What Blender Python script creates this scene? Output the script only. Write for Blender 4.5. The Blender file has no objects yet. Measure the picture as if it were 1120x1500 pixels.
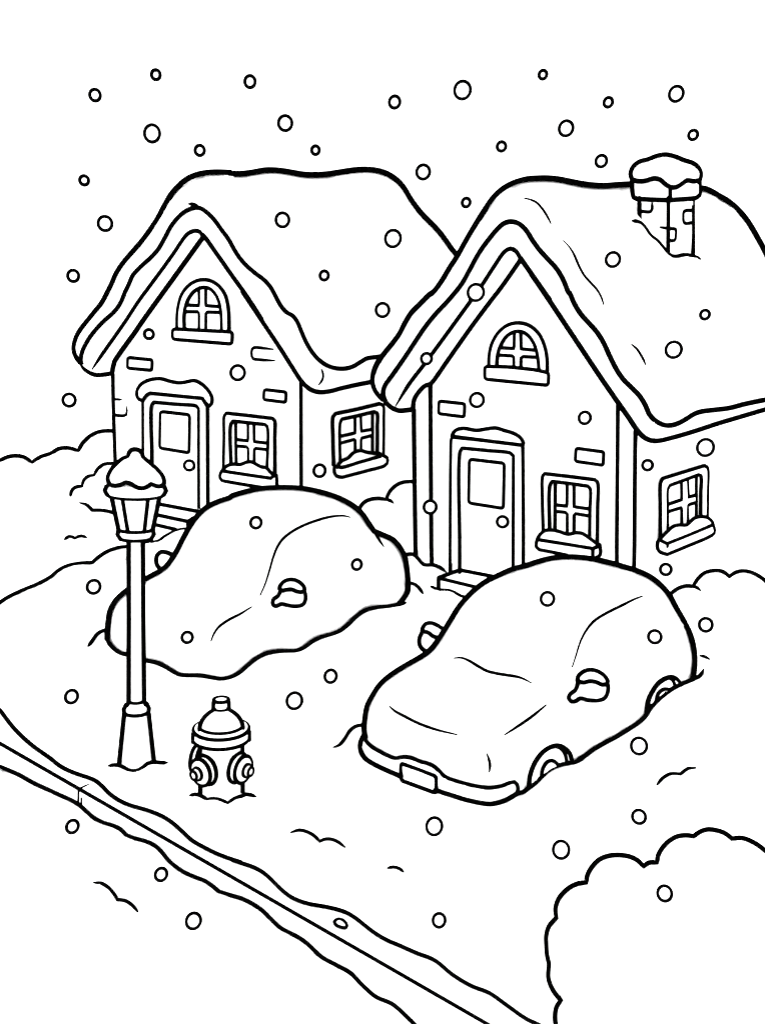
import bpy, math, random
import numpy as np
from mathutils import Vector, Matrix
from mathutils.geometry import delaunay_2d_cdt
from mathutils.bvhtree import BVHTree

random.seed(7)
scene = bpy.context.scene
col = scene.collection

# ------------------------------------------------------------------ camera model
F = 1438.0                       # focal length in picture pixels (picture 1120 x 1500)
PITCH = math.atan(270.0 / F)
EYE = Vector((0, 0, 3.6))
FW = Vector((0, math.cos(PITCH), -math.sin(PITCH)))
UP = Vector((0, math.sin(PITCH), math.cos(PITCH)))
RT = Vector((1, 0, 0))
ZUP = Vector((0, 0, 1))
_a = math.radians(51.0)
A = Vector((-math.sin(_a), math.cos(_a), 0))          # along the house fronts, to the far left
B = Vector((math.cos(_a), math.sin(_a), 0))           # along the house sides, to the far right

def ray(p):
    return FW + RT * ((p[0] - 560) / F) + UP * ((750 - p[1]) / F)
def at(p, zc):
    return EYE + ray(p) * zc
class Plane:
    def __init__(s, p, n): s.p = Vector(p); s.n = Vector(n).normalized()
    def __call__(s, px):
        return (s.p - EYE).dot(s.n) / ray(px).dot(s.n)          # depth
    def hit(s, px): return at(px, s(px))
    def shift(s, d): return Plane(s.p + s.n * d, s.n)
GROUND = Plane((0, 0, 0), ZUP)
def ground(px, z=0.0): return Plane((0, 0, z), ZUP).hit(px)
def const(d): return lambda px: d
def plus(fn, d): return lambda px: fn(px) + d

ROADZ = -.16
KERB = [Vector((0, 0, 0)), Vector((0, -1, 0))]
# ------------------------------------------------------------------ traced curves
T = {1: (70, 70), 2: (320, 70), 3: (570, 70), 4: (770, 70), 5: (70, 400), 6: (320, 400), 7: (530, 400), 8: (770, 400),
     9: (70, 700), 10: (320, 700), 11: (520, 780), 12: (770, 780), 13: (70, 1010), 14: (320, 1010), 15: (520, 1010), 16: (770, 1010)}
K = 1120 / 300.0
def Z(t, *c):
    ox, oy = T[t]; out = []
    for q in c:
        out.append(None if q is None else (ox + q[0] / K, oy + q[1] / K))
    return out

def poly(pts, step=4.0):
    out = []
    for a, b in zip(pts, pts[1:]):
        n = max(1, int(math.hypot(b[0] - a[0], b[1] - a[1]) / step))
        for i in range(n): out.append((a[0] + (b[0] - a[0]) * i / n, a[1] + (b[1] - a[1]) * i / n))
    out.append(pts[-1]); return out
def _cr(P, step):
    if len(P) < 3: return poly(P, step)
    P = [np.array(p, float) for p in P]
    Q = [2 * P[0] - P[1]] + P + [2 * P[-1] - P[-2]]
    out = []
    for i in range(1, len(Q) - 2):
        p0, p1, p2, p3 = Q[i - 1:i + 3]
        d0, d1, d2 = [max(1e-3, np.linalg.norm(b - a)) ** 0.5 for a, b in ((p0, p1), (p1, p2), (p2, p3))]
        t0, t1 = 0, d0; t2 = t1 + d1; t3 = t2 + d2
        n = max(1, int(np.linalg.norm(p2 - p1) / step))
        for k in range(n):
            t = t1 + (t2 - t1) * k / n
            a1 = (t1 - t) / (t1 - t0) * p0 + (t - t0) / (t1 - t0) * p1
            a2 = (t2 - t) / (t2 - t1) * p1 + (t - t1) / (t2 - t1) * p2
            a3 = (t3 - t) / (t3 - t2) * p2 + (t - t2) / (t3 - t2) * p3
            b1 = (t2 - t) / (t2 - t0) * a1 + (t - t0) / (t2 - t0) * a2
            b2 = (t3 - t) / (t3 - t1) * a2 + (t - t1) / (t3 - t1) * a3
            c = (t2 - t) / (t2 - t1) * b1 + (t - t1) / (t2 - t1) * b2
            out.append((c[0], c[1]))
    out.append(tuple(P[-1])); return out
def sm(pts, step=3.5):
    """smooth path; None after a point marks a sharp corner there"""
    runs, cur = [], []
    for p in pts:
        if p is None:
            runs.append(cur); cur = [cur[-1]]
        else: cur.append(p)
    runs.append(cur)
    out = []
    for r in runs:
        if len(r) < 2: continue
        q = _cr(r, step); out += q if not out else q[1:]
    return out
def rrect(c, r=3.0, n=4):
    """closed polygon with rounded corners"""
    out = []; m = len(c)
    for i in range(m):
        p, a, b = np.array(c[i]), np.array(c[i - 1]), np.array(c[(i + 1) % m])
        u, v = (a - p), (b - p); ru = min(r, np.linalg.norm(u) / 2.2); rv = min(r, np.linalg.norm(v) / 2.2)
        s, e = p + u / np.linalg.norm(u) * ru, p + v / np.linalg.norm(v) * rv
        for k in range(n + 1):
            t = k / n; q = (1 - t) ** 2 * s + 2 * t * (1 - t) * p + t * t * e
            out.append((q[0], q[1]))
    return out
def closed(pts): return list(pts) + [pts[0]]
def off(pts, dx, dy): return [None if p is None else (p[0] + dx, p[1] + dy) for p in pts]
def inside(P, poly_):
    px, py = np.array(poly_, float).T; x, y = P[:, 0], P[:, 1]; r = np.zeros(len(P), bool)
    j = len(px) - 1
    for i in range(len(px)):
        c = ((py[i] > y) != (py[j] > y)) & (x < (px[j] - px[i]) * (y - py[i]) / (py[j] - py[i] + 1e-12) + px[i])
        r ^= c; j = i
    return r

# ------------------------------------------------------------------ materials
def make_mat(name, c0, c1, scale, rough, bump=0.0, detail=4.0):
    m = bpy.data.materials.new(name); m.use_nodes = True
    nt = m.node_tree; b = nt.nodes['Principled BSDF']
    co = nt.nodes.new('ShaderNodeTexCoord'); nz = nt.nodes.new('ShaderNodeTexNoise'); rp = nt.nodes.new('ShaderNodeValToRGB')
    nz.inputs['Scale'].default_value = scale; nz.inputs['Detail'].default_value = detail
    rp.color_ramp.elements[0].position = 0.35; rp.color_ramp.elements[1].position = 0.65
    rp.color_ramp.elements[0].color = (*c0, 1); rp.color_ramp.elements[1].color = (*c1, 1)
    nt.links.new(co.outputs['Object'], nz.inputs['Vector']); nt.links.new(nz.outputs['Fac'], rp.inputs['Fac'])
    nt.links.new(rp.outputs['Color'], b.inputs['Base Color'])
    b.inputs['Roughness'].default_value = rough; b.inputs['Specular IOR Level'].default_value = 0.0
    if bump:
        bp = nt.nodes.new('ShaderNodeBump'); bp.inputs['Strength'].default_value = bump; bp.inputs['Distance'].default_value = 0.01
        nt.links.new(nz.outputs['Fac'], bp.inputs['Height']); nt.links.new(bp.outputs['Normal'], b.inputs['Normal'])
    return m
g = lambda v: (v, v, v)
SNOW = make_mat('fresh_snow', g(.89), g(.93), 6, 1.0, .15)
WALL = make_mat('white_render', g(.86), g(.90), 9, 1.0, .1)
WOOD = make_mat('white_painted_wood', g(.87), g(.90), 14, .9)
GLASS = make_mat('frosted_pane', g(.88), g(.91), 4, .9)
METAL = make_mat('white_enamel', g(.87), g(.90), 5, .9)
STONE = make_mat('pale_stone', g(.86), g(.90), 12, 1.0, .1)
RUBBER = make_mat('white_tyre', g(.86), g(.89), 10, 1.0)
INK = make_mat('black_ink', g(.0), g(.0006), 8, 1.0)

# ------------------------------------------------------------------ mesh builder
LW = 1.0     # global line width factor
LA = 2.5     # and a little spread, as ink has
class MB:
    def __init__(s): s.v = []; s.f = []; s.m = []; s.s = []
    def add(s, vs, fs, mat=0, smooth=False):
        o = len(s.v); s.v += [Vector(v) for v in vs]
        for f in fs: s.f.append(tuple(o + i for i in f)); s.m.append(mat); s.s.append(smooth)
    def tube(s, pts, w, taper=None, close=False, n=8, ends=True):
        """an ink line: a round rod; w is its width in picture pixels as seen from the street"""
        q = [Vector(pts[0])]
        for p in pts[1:]:
            if (Vector(p) - q[-1]).length > 1e-4: q.append(Vector(p))
        if close and (q[0] - q[-1]).length < 1e-4: q.pop()
        if len(q) < 2: return
        pts = q; N = len(pts); rad = []
        L = [0.0]
        for a, b in zip(pts, pts[1:]): L.append(L[-1] + (b - a).length)
        for i, p in enumerate(pts):
            k = 1.0
            if taper:
                t = L[i] / L[-1]
                if taper[0] and t < taper[0]: k = min(k, (t / taper[0]) ** .7)
                if taper[1] and 1 - t < taper[1]: k = min(k, ((1 - t) / taper[1]) ** .7)
            rad.append(0.5 * (w * LW * max(.1, k) + LA) * (p - EYE).dot(FW) / F)
        tan = []
        for i in range(N):
            a = pts[(i - 1) % N] if (close or i > 0) else pts[i]; b = pts[(i + 1) % N] if (close or i < N - 1) else pts[i]
            d = (b - a); tan.append(d.normalized() if d.length > 1e-9 else Vector((1, 0, 0)))
        nrm = tan[0].orthogonal().normalized(); rings = []
        vs = []
        for i in range(N):
            nrm = (nrm - tan[i] * nrm.dot(tan[i]))
            nrm = nrm.normalized() if nrm.length > 1e-6 else tan[i].orthogonal().normalized()
            bn = tan[i].cross(nrm)
            rings.append((pts[i], nrm.copy(), bn, rad[i]))
        if ends and not close:
            p, a, b, r = rings[0]; e = [(p - tan[0] * r * .8, a, b, r * .5), (p - tan[0] * r * .45, a, b, r * .87)]
            p2, a2, b2, r2 = rings[-1]; e2 = [(p2 + tan[-1] * r2 * .45, a2, b2, r2 * .87), (p2 + tan[-1] * r2 * .8, a2, b2, r2 * .5)]
            rings = e + rings + e2
        for p, a, b, r in rings:
            for k in range(n):
                c = 2 * math.pi * k / n; vs.append(p + a * (r * math.cos(c)) + b * (r * math.sin(c)))
        M = len(rings); fs = []
        for i in range(M if close else M - 1):
            j = (i + 1) % M; sh = 0
            if close and j == 0:                                  # untwist the seam
                best = min(range(n), key=lambda t: (vs[(M - 1) * n] - vs[t]).length); sh = best
            for k in range(n):
                k2 = (k + 1) % n
                fs.append((i * n + k, i * n + k2, j * n + (k2 + sh) % n, j * n + (k + sh) % n))
        if not close:
            fs.append(tuple(range(n - 1, -1, -1))); fs.append(tuple((M - 1) * n + k for k in range(n)))
        s.add(vs, fs, 1, True)
    def ink(s, px, depth, w, taper=None, close=False):
        out = []
        for p in px:
            d = depth(p); q = at(p, d); r = .5 * (w * LW + LA) * d / F
            z0 = (ROADZ if (q - KERB[0]).dot(KERB[1]) > 0 else 0.0) + .75 * r
            if q.z < z0:                                    # lines on the snow lie on top of it
                d2 = Plane((0, 0, z0), ZUP)(p)
                if 0 < d2 < d: q = at(p, d2)
            out.append(q)
        s.tube(out, w, taper, close)
    def slab(s, px, depth, v, w=None, inkpath=None, taper=None):
        """outline in the picture, laid on a surface (depth) and thickened along v"""
        pts, tris = cdt(px); fr = [at(p, depth(p)) for p in pts]; n = len(fr)
        vs = fr + [p + v for p in fr]
        fs = [t for t in tris] + [tuple(n + i for i in reversed(t)) for t in tris]
        for a, b in border(tris): fs.append((b, a, n + a, n + b))
        s.add(vs, fs)
        if w:
            if inkpath is None: s.ink(px, depth, w, None, True)
            else: s.ink(inkpath, depth, w, taper)
    def box(s, o, ex, ey, ez):
        o, ex, ey, ez = Vector(o), Vector(ex), Vector(ey), Vector(ez)
        vs = [o, o + ex, o + ex + ey, o + ey, o + ez, o + ex + ez, o + ex + ey + ez, o + ey + ez]
        s.add(vs, [(0, 3, 2, 1), (4, 5, 6, 7), (0, 1, 5, 4), (1, 2, 6, 5), (2, 3, 7, 6), (3, 0, 4, 7)])
    def lathe(s, prof, base, axis=ZUP, n=40, smooth=True):
        ax = Vector(axis).normalized(); u = ax.orthogonal().normalized(); w = ax.cross(u); vs = []; fs = []
        for r, h in prof:
            for k in range(n):
                c = 2 * math.pi * k / n; vs.append(base + ax * h + u * (r * math.cos(c)) + w * (r * math.sin(c)))
        for i in range(len(prof) - 1):
            for k in range(n):
                k2 = (k + 1) % n; fs.append((i * n + k, i * n + k2, (i + 1) * n + k2, (i + 1) * n + k))
        s.add(vs, fs, 0, smooth)
        s.add(vs[:n], [tuple(range(n - 1, -1, -1))]); s.add(vs[-n:], [tuple(range(n))])
    def ring(s, c, r, axis, w, n=56):
        ax = Vector(axis).normalized(); u = ax.orthogonal().normalized(); v = ax.cross(u)
        s.tube([c + u * (r * math.cos(2 * math.pi * k / n)) + v * (r * math.sin(2 * math.pi * k / n)) for k in range(n)], w, None, True)
    def build(s, name, mat, parent=None, loc=None):
        me = bpy.data.meshes.new(name)
        o0 = Vector(parent_loc(parent)) if parent else (Vector(loc) if loc is not None else Vector((0, 0, 0)))
        me.from_pydata([v - o0 for v in s.v], [], s.f)
        me.materials.append(mat); me.materials.append(INK)
        me.polygons.foreach_set('material_index', s.m); me.polygons.foreach_set('use_smooth', s.s)
        me.update()
        o = bpy.data.objects.new(name, me); col.objects.link(o)
        if parent: o.parent = parent
        else: o.location = o0
        return o
def parent_loc(p):
    l = Vector((0, 0, 0))
    while p: l += p.location; p = p.parent
    return l
def cdt(px, extra=()):
    pts = [Vector((float(p[0]), float(p[1]))) for p in px]
    q = [pts[0]]
    for p in pts[1:]:
        if (p - q[-1]).length > .05: q.append(p)
    if (q[0] - q[-1]).length <= .05: q.pop()
    n = len(q)
    v, e, f, *_ = delaunay_2d_cdt(q + [Vector(p) for p in extra], [], [list(range(n))], 1, 1e-4)
    out = []
    for t in f:
        t = list(t); a, b, c = (v[i] for i in t[:3])
        if (b - a).cross(c - a) > 0: t.reverse()          # picture y runs down: face the viewer
        out.append(tuple(t))
    return [(p.x, p.y) for p in v], out
def border(tris):
    cnt = {}
    for t in tris:
        for i in range(len(t)):
            a, b = t[i], t[(i + 1) % len(t)]; cnt[(a, b)] = 1
    return [(a, b) for (a, b) in cnt if (b, a) not in cnt]

class Relief:
    """a rounded snow volume: a closed outline whose points have real distances, swelling forward and back"""
    def __init__(s, segs, bulge=.5, back=None, v=None, spacing=None, blur=6, floor=0.0):
        P, D = [], []
        for path, fn in segs:
            for p in path:
                if P and math.hypot(p[0] - P[-1][0], p[1] - P[-1][1]) < .8: continue
                P.append(p); D.append(fn(p))
        if math.hypot(P[0][0] - P[-1][0], P[0][1] - P[-1][1]) < .8: P.pop(); D.pop()
        D = np.array(D); q = 1 / D
        for _ in range(blur): q = .25 * np.roll(q, 1) + .5 * q + .25 * np.roll(q, -1)
        fl = Plane((0, 0, floor), ZUP)
        for i, p in enumerate(P):                           # nothing sinks below the ground
            gd = fl(p)
            if gd > 0: q[i] = max(q[i], 1 / gd)
        s.P = np.array(P); s.q = q
        lo, hi = s.P.min(0), s.P.max(0)
        sp = spacing or max(2.0, math.sqrt((hi - lo).prod() / 700.0))
        g_ = []
        y = lo[1]; r = 0
        while y < hi[1]:
            x = lo[0] + (sp / 2 if r % 2 else 0)
            while x < hi[0]: g_.append((x, y)); x += sp
            y += sp * .866; r += 1
        g_ = np.array(g_)
        if len(g_):
            g_ = g_[inside(g_, P)]
        if len(g_):
            d = np.sqrt(((g_[:, None, :] - s.P[None]) ** 2).sum(2)).min(1); g_ = g_[d > sp * .55]
        pts, tris = cdt(P, [tuple(p) for p in g_]); s.tris = tris
        X = np.array(pts); n = len(X); isb = np.zeros(n, bool)
        for a, b in border(tris): isb[a] = isb[b] = True
        Q = np.zeros(n); U = np.zeros(n)
        dd = ((X[:, None, :] - s.P[None]) ** 2).sum(2); near = dd.argmin(1); Q[isb] = q[near[isb]]
        nb = [set() for _ in range(n)]
        for t in tris:
            for i in range(3): nb[t[i]].add(t[i - 1]); nb[t[i - 1]].add(t[i])
        ii = np.where(~isb)[0]; idx = -np.ones(n, int); idx[ii] = np.arange(len(ii))
        if len(ii):
            M = np.zeros((len(ii), len(ii))); b1 = np.zeros(len(ii)); b2 = np.zeros(len(ii))
            for k, i in enumerate(ii):
                js = list(nb[i]); wj = np.array([1 / max(.3, np.hypot(*(X[j] - X[i]))) for j in js]); l2 = sum(w * ((X[j] - X[i]) ** 2).sum() for w, j in zip(wj, js)) / wj.sum()
                wj = wj / wj.sum(); M[k, k] = 1; b2[k] = l2
                for w, j in zip(wj, js):
                    if isb[j]: b1[k] += w * Q[j]
                    else: M[k, idx[j]] -= w
            Q[ii] = np.linalg.solve(M, b1); U[ii] = np.maximum(np.linalg.solve(M, b2), 0)
        zc = 1 / Q; h = np.sqrt(U) * zc / F
        s.gap = bulge * math.sqrt(2 * math.sqrt(U.max() if len(U) else 0) * 3.0) + .3
        s.front = [at(p, z - bulge * hh) for p, z, hh in zip(X, zc, h)]
        if v is not None: s.backv = [p + Vector(v) for p in s.front]
        else: s.backv = [at(p, z + (bulge if back is None else back) * hh) if not b else None for p, z, hh, b in zip(X, zc, h, isb)]
        s.v = v; s.isb = isb
        s.bvh = BVHTree.FromPolygons(s.front, tris)
    def path(s, idx=None): return s.P if idx is None else s.P[idx]
    def put(s, mb):
        n = len(s.front)
        if s.v is not None:
            vs = s.front + s.backv
            fs = list(s.tris) + [tuple(n + i for i in reversed(t)) for t in s.tris] + [(b, a, n + a, n + b) for a, b in border(s.tris)]
        else:
            mp = {}; vs = list(s.front)
            for i, p in enumerate(s.backv):
                if p is None: mp[i] = i
                else: mp[i] = len(vs); vs.append(p)
            fs = list(s.tris) + [tuple(mp[i] for i in reversed(t)) for t in s.tris if not all(s.isb[i] for i in t)]
        mb.add(vs, fs, 0, True)
    def edge(s, px):
        d = 1 / s.q[((s.P - np.array(px)) ** 2).sum(1).argmin()]; return d
    def on(s, px, lift=0.0):
        r = ray(px); h, nn, i, dist = s.bvh.ray_cast(EYE, r.normalized())
        if h is None: return s.edge(px) - lift
        return (h - EYE).dot(FW) - lift
    def rim(s, px):
        """just clear of the swelling, where the rounded edge turns away"""
        d = s.edge(px); return d - s.gap * d / F
    def lift(s, d): return lambda p: s.on(p, d)

# ------------------------------------------------------------------ things
def thing(name, label, cat, loc, group=None):
    o = bpy.data.objects.new(name, None); col.objects.link(o); o.location = loc; o.empty_display_size = .2
    return tag(o, label, cat, group)
def tag(o, label, cat, group=None):
    o['label'] = label; o['category'] = cat
    if group: o['group'] = group
    return o
def structure(o): o['kind'] = 'structure'; return o

# ================================================================== SETTING
# kerb line on the ground, from the picture
k0, k1 = ground(Z(13, (18, 455))[0]), ground(Z(14, (720, 1398))[0])
kd = (k1 - k0).normalized(); kn = Vector((kd.y, -kd.x, 0))
if kn.dot(EYE - k0) < 0: kn = -kn                    # towards the road (the viewer)
KERB[0] = k0; KERB[1] = kn
mb = MB()
FAR = 900
# pavement and garden snow: one sheet behind the kerb, reaching the horizon
c = k0 - kn * .02
mb.add([c - kd * FAR, c + kd * FAR, c + kd * FAR - kn * FAR, c - kd * FAR - kn * FAR], [(0, 1, 2, 3)])
def gline(m, px, w, taper=(.12, .12), z=0.002):
    pl = Plane((0, 0, z), ZUP); m.ink(sm(px), pl, w, taper)
gline(mb, Z(9, (92, 337), (115, 320), (135, 322), (150, 330), None, (162, 322), (185, 317), (213, 325)), 3.2)
gline(mb, Z(14, (393, 782), (440, 768), (490, 780), (530, 805), (553, 830), None, (575, 820), (605, 817), (645, 828), (692, 862)), 3.4)
gline(mb, Z(14, (922, 977), (955, 970), (990, 980), (1012, 997)), 3.0)
gline(mb, Z(16, (715, 520), (745, 485), (790, 460), (842, 462), None, (860, 448), (885, 431), (928, 428)), 3.2)
gline(mb, Z(12, (950, 673), (980, 680), (1002, 692)), 3.0)
gline(mb, Z(9, (320, 832), (290, 840), (265, 860), (245, 890), (220, 920)), 4.0, (0, .1))
gline(mb, Z(10, (785, 1350), (745, 1360), (715, 1385), (690, 1425), (660, 1460), (627, 1473)), 3.8, (0, .2))
gline(mb, Z(11, (297, 275), (330, 285), (355, 310), (370, 333)), 3.4, (0, .2))
gline(mb, Z(12, (905, 803), (940, 790), (960, 770), (970, 748)), 4.0, (0, .35))
gline(mb, Z(10, (980, 693), (1005, 688), (1025, 682)), 3.6, (0, .5))
structure(mb.build('snowy_ground', SNOW))

mb = MB()
pr = k0 - kn * .3
mb.add([Vector((p.x, p.y, ROADZ)) for p in (pr - kd * FAR, pr - kd * FAR + kn * FAR, pr + kd * FAR + kn * FAR, pr + kd * FAR)], [(0, 1, 2, 3)])
gline(mb, Z(13, (252, 1055), (290, 1058), (335, 1085), (365, 1120), (382, 1150), None, (420, 1153), (460, 1177), (493, 1215)), 3.4, (.1, .1), ROADZ + .002)
structure(mb.build('snowy_road', SNOW))

# kerb: real step, its top edge inked, snow creeping over it from above and piled below
mb = MB()
kl = 14.0; s0 = k0 - kd * 4
s0.z = ROADZ - .3
top = Plane((0, 0, .012), ZUP); KH = .012 - ROADZ + .3
e0 = ground(Z(13, (18, 455))[0], .012); e1 = ground(Z(14, (720, 1398))[0], .012)
ed = (e1 - e0).normalized(); en = Vector((ed.y, -ed.x, 0))
if en.dot(EYE - e0) < 0: en = -en
st = e0 - ed * 4; st = Vector((st.x, st.y, ROADZ - .3)) - en * .34
mb.box(st, ed * kl, en * .34, ZUP * KH)
mb.tube([e0 - ed * 4 + ed * (kl * i / 40) for i in range(41)], 3.7)
mb.ink(poly(Z(13, (228, 518), (172, 545))), top, 2.0, (.5, 0))
face = Plane(e0, en)
mb.ink(poly(Z(13, (171, 545), (170, 620))), face, 2.2)
mb.ink(poly(Z(13, (187, 595), (187, 622))), face, 2.0)
structure(mb.build('kerb', STONE))

upper = sm(Z(13, (-262, 110), (-180, 215), (-90, 300), (18, 378), (60, 412), (110, 440), (165, 462), (220, 480), (265, 500), (300, 530), (340, 570), (390, 605), (450, 632), (520, 652), (580, 672), (640, 700), (690, 735), (740, 780), (790, 825), (850, 860), (920, 895), (990, 922), (1060, 945))
     + Z(14, (70, 930), (130, 950), (200, 975), (255, 1008), (300, 1050), (340, 1090), (390, 1130), (440, 1155), (500, 1173), (570, 1185), (640, 1200), (700, 1220), (750, 1250), (800, 1290), (860, 1335), (920, 1370), (990, 1400), (1080, 1440), (1180, 1480), (1280, 1560), (1380, 1620), (1480, 1660), (1580, 1730), (1680, 1800), (1780, 1850), (1900, 1950)))
mb = MB()
pl = Plane((0, 0, .03), ZUP)
mb.slab(list(upper) + [(p[0] + 8, p[1] - 16) for p in reversed(upper)], pl, Vector((0, 0, -.1)))
mb.ink(upper, pl, 4.2)
structure(mb.build('pavement_snow_edge', SNOW))
lower = sm(Z(13, (-262, 420), (-160, 465), (-70, 515), (18, 555), (60, 575), (110, 597), (170, 630), (210, 665), (250, 700), (300, 727), (350, 742), (395, 762), (430, 797), None, (470, 812), (530, 828), (580, 850), (620, 885), (660, 935), (700, 970), (750, 1002), (810, 1028), (860, 1048), (900, 1075), (935, 1105), None, (990, 1122), (1060, 1142))
     + Z(14, (60, 1125), (130, 1145), (190, 1175), (240, 1210), (290, 1260), (340, 1305), (390, 1332), (430, 1352), (465, 1375), (495, 1400), (560, 1460), (640, 1505), (720, 1550), (790, 1620), (860, 1680), (950, 1720), (1040, 1800), (1120, 1880), (1200, 1940)))
mb = MB()
rel = Relief([(lower, lambda p: (face(p) - .03)), (poly([(lower[-1][0] - 70, lower[-1][1] + 40), (lower[0][0] - 10, lower[0][1] + 80)]), Plane((0, 0, ROADZ - .01), ZUP))], .08, v=(0, 0, -.12), blur=2, floor=ROADZ - .01)
rel.put(mb); mb.ink(lower, rel.edge, 4.2)
structure(mb.build('road_snow_edge', SNOW))

# ================================================================== HOUSES
def upright(p, n): return Plane(p, n)
def house(name, label, spec):
    W = Plane(ground(spec['base']), -B)                       # front wall
    corner = W.hit(spec['corner']); S = Plane(corner, -A)     # side wall
    Fp = W.shift(.16)                                         # front of the roof edge
    ec = Fp.hit(spec['eave_corner']); E = Plane(ec, -A)
    def edge(p): return max(Fp(p), E(p)) if p[0] > spec['eave_corner'][0] - 60 else Fp(p)
    root = thing(name, label, 'house', Vector((corner.x, corner.y, 0)))
    H = dict(W=W, S=S, F=Fp, E=E, root=root, edge=edge)
    # --- walls
    def w2(px): return W.hit(px)
    lt, rt, ap = w2(spec['wall_lt']), w2(spec['wall_rt']), w2(spec['wall_apex'])
    lb = Vector((lt.x, lt.y, -.05)); rb = Vector((corner.x, corner.y, -.05)); rt = Vector((corner.x, corner.y, rt.z))
    lb = Vector((w2(spec['wall_lm']).x, w2(spec['wall_lm']).y, -.05)); lt = Vector((lb.x, lb.y, lt.z))
    L = spec['length']; prof = [lb, rb, rt, ap, lt]
    mb = MB(); n = 5
    vs = prof + [p + B * L for p in prof]
    mb.add(vs, [tuple(range(n)), tuple(range(2 * n - 1, n - 1, -1))] + [(i, n + i, n + (i + 1) % n, (i + 1) % n) for i in range(n)])
    for path, w, tp in spec['wall_ink']: mb.ink(path, W.shift(.045 if w > 5.3 else .004), w, tp)
    for path, w in spec['side_ink']: mb.ink(path, S.shift(.004), w)
    fe = Vector((corner.x, corner.y, 0)) + B * L
    mb.tube([fe + ZUP * (.05 + (rt.z - .05) * k / 6) for k in range(7)], 4.0)
    for br in spec['bricks']:
        q = rrect(br, 3.2); mb.slab(q, W.shift(.015), B * .02, 3.5)
    mb.build('wall', WALL, root)
    # --- roof boards under the snow (both slopes)
    mb = MB()
    pk = ap + ZUP * .12; dl = (lt - ap); dr = (rt - ap); dl.normalize(); dr.normalize()
    le = lt + dl * .25; re = rt + dr * .2; tl = ZUP * .2
    prof = [le, ap + ZUP * .02, re, re + tl, pk + tl, le + tl]; n = 6; L2 = spec['length'] + .1
    vs = prof + [p + B * L2 for p in prof]
    mb.add(vs, [(0, 1, 4, 5), (1, 2, 3, 4), (11, 10, 7, 6), (10, 9, 8, 7)] + [(i, n + i, n + (i + 1) % n, (i + 1) % n) for i in range(n)])
    mb.build('roof', WOOD, root)
    # --- thick front and eave edge of the roof
    a, b, cin, d = spec['a'], spec['b'], spec['c'], spec['d']
    xc = spec['eave_corner'][0]
    front = [p for p in b if p[0] <= xc]
    bot = [p for p in spec['under'] if p[0] <= xc]               # right slope underside, corner towards apex
    poly_f = front + bot + d
    mb = MB(); mb.slab(poly_f, Fp, B * .3)
    eb = [p for p in b if p[0] >= xc - 1]; et = [p for p in spec['under'] if p[0] >= xc - 1]
    mb.slab(eb + et, E.shift(.004), A * .3 + B * .3)
    mb.ink(spec['c_ink'], Fp, spec['wc'], (.1, 0)); mb.ink(d, Fp, spec['wd'])
    mb.ink(spec['under'], lambda p: edge(p) - .02, spec['wu'])
    for path, w in spec.get('edge_ink', []): mb.ink(path, edge, w, (.2, .2))
    mb.build('roof_edge', WOOD, root)
    # --- snow on the roof
    pr_ = Fp.hit(spec['rake'][0]); qr = Fp.hit(spec['rake'][1])
    R = Plane(pr_, B.cross(qr - pr_)); H['R'] = R
    xa = spec['ridge_x']
    al = [p for p in a if p[0] < xa]; ar = [p for p in a if p[0] >= xa]
    brev = list(reversed(b))
    rel = Relief([(al, lambda p: Fp(p) + .5), (ar, lambda p: max(R(p), Fp(p) + .5)), (spec['roof_end'], lambda p: max(R(p), Fp(p) + .5)), (brev, lambda p: edge(p) - .004)],
                 .0, v=B * .3 - ZUP * .2 + A * .05, blur=25)
    mb = MB(); rel.put(mb)
    mb.ink(a + spec['roof_end_ink'], lambda p: rel.edge(p) - .09, spec['wa']); mb.ink(b, lambda p: edge(p) - .035, spec['wb'])
    for path, w in spec['snow_ink']: mb.ink(path, rel.lift(.02), w + .5, (.25, .25))
    mb.build('roof_snow', SNOW, root)
    H['roof_rel'] = rel
    return H

def window(H, side, outer, inner, inks, bars, sill, snow, sillw=3.8, snow_ink=None, sill_ink=(), fw=3.9):
    pl = H['S'] if side else H['W']; inn = A if side else B
    root = H['root']
    mb = MB()                                                   # panes and glazing bars
    q = list(inner)
    mb.slab(q, pl.shift(.012), inn * .03)
    for b_ in bars: mb.slab(b_, pl.shift(.024), inn * .02)
    for path, w in inks: mb.ink(path, pl.shift(.022), w)
    win = mb.build('window', GLASS, root)
    mb = MB(); mb.slab(list(outer) + list(reversed(inner)), pl.shift(.035), inn * .08)
    mb.ink(outer, pl.shift(.035), fw); mb.ink(inner, pl.shift(.035), fw)
    mb.build('frame', WOOD, win)
    mb = MB(); mb.slab(sill, pl.shift(.13), inn * .14)
    if sill_ink:
        for path in sill_ink: mb.ink(path, pl.shift(.132), sillw)
    else: mb.ink(sill, pl.shift(.13), sillw, None, True)
    mb.build('sill', STONE, win)
    if snow:
        mb = MB(); rel = Relief([(snow, pl.shift(.12))], .35, back=.2, blur=0); rel.put(mb)
        mb.ink(snow_ink or closed(snow), rel.rim, 3.6)
        mb.build('snow_cap', SNOW, win)
    return win

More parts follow.
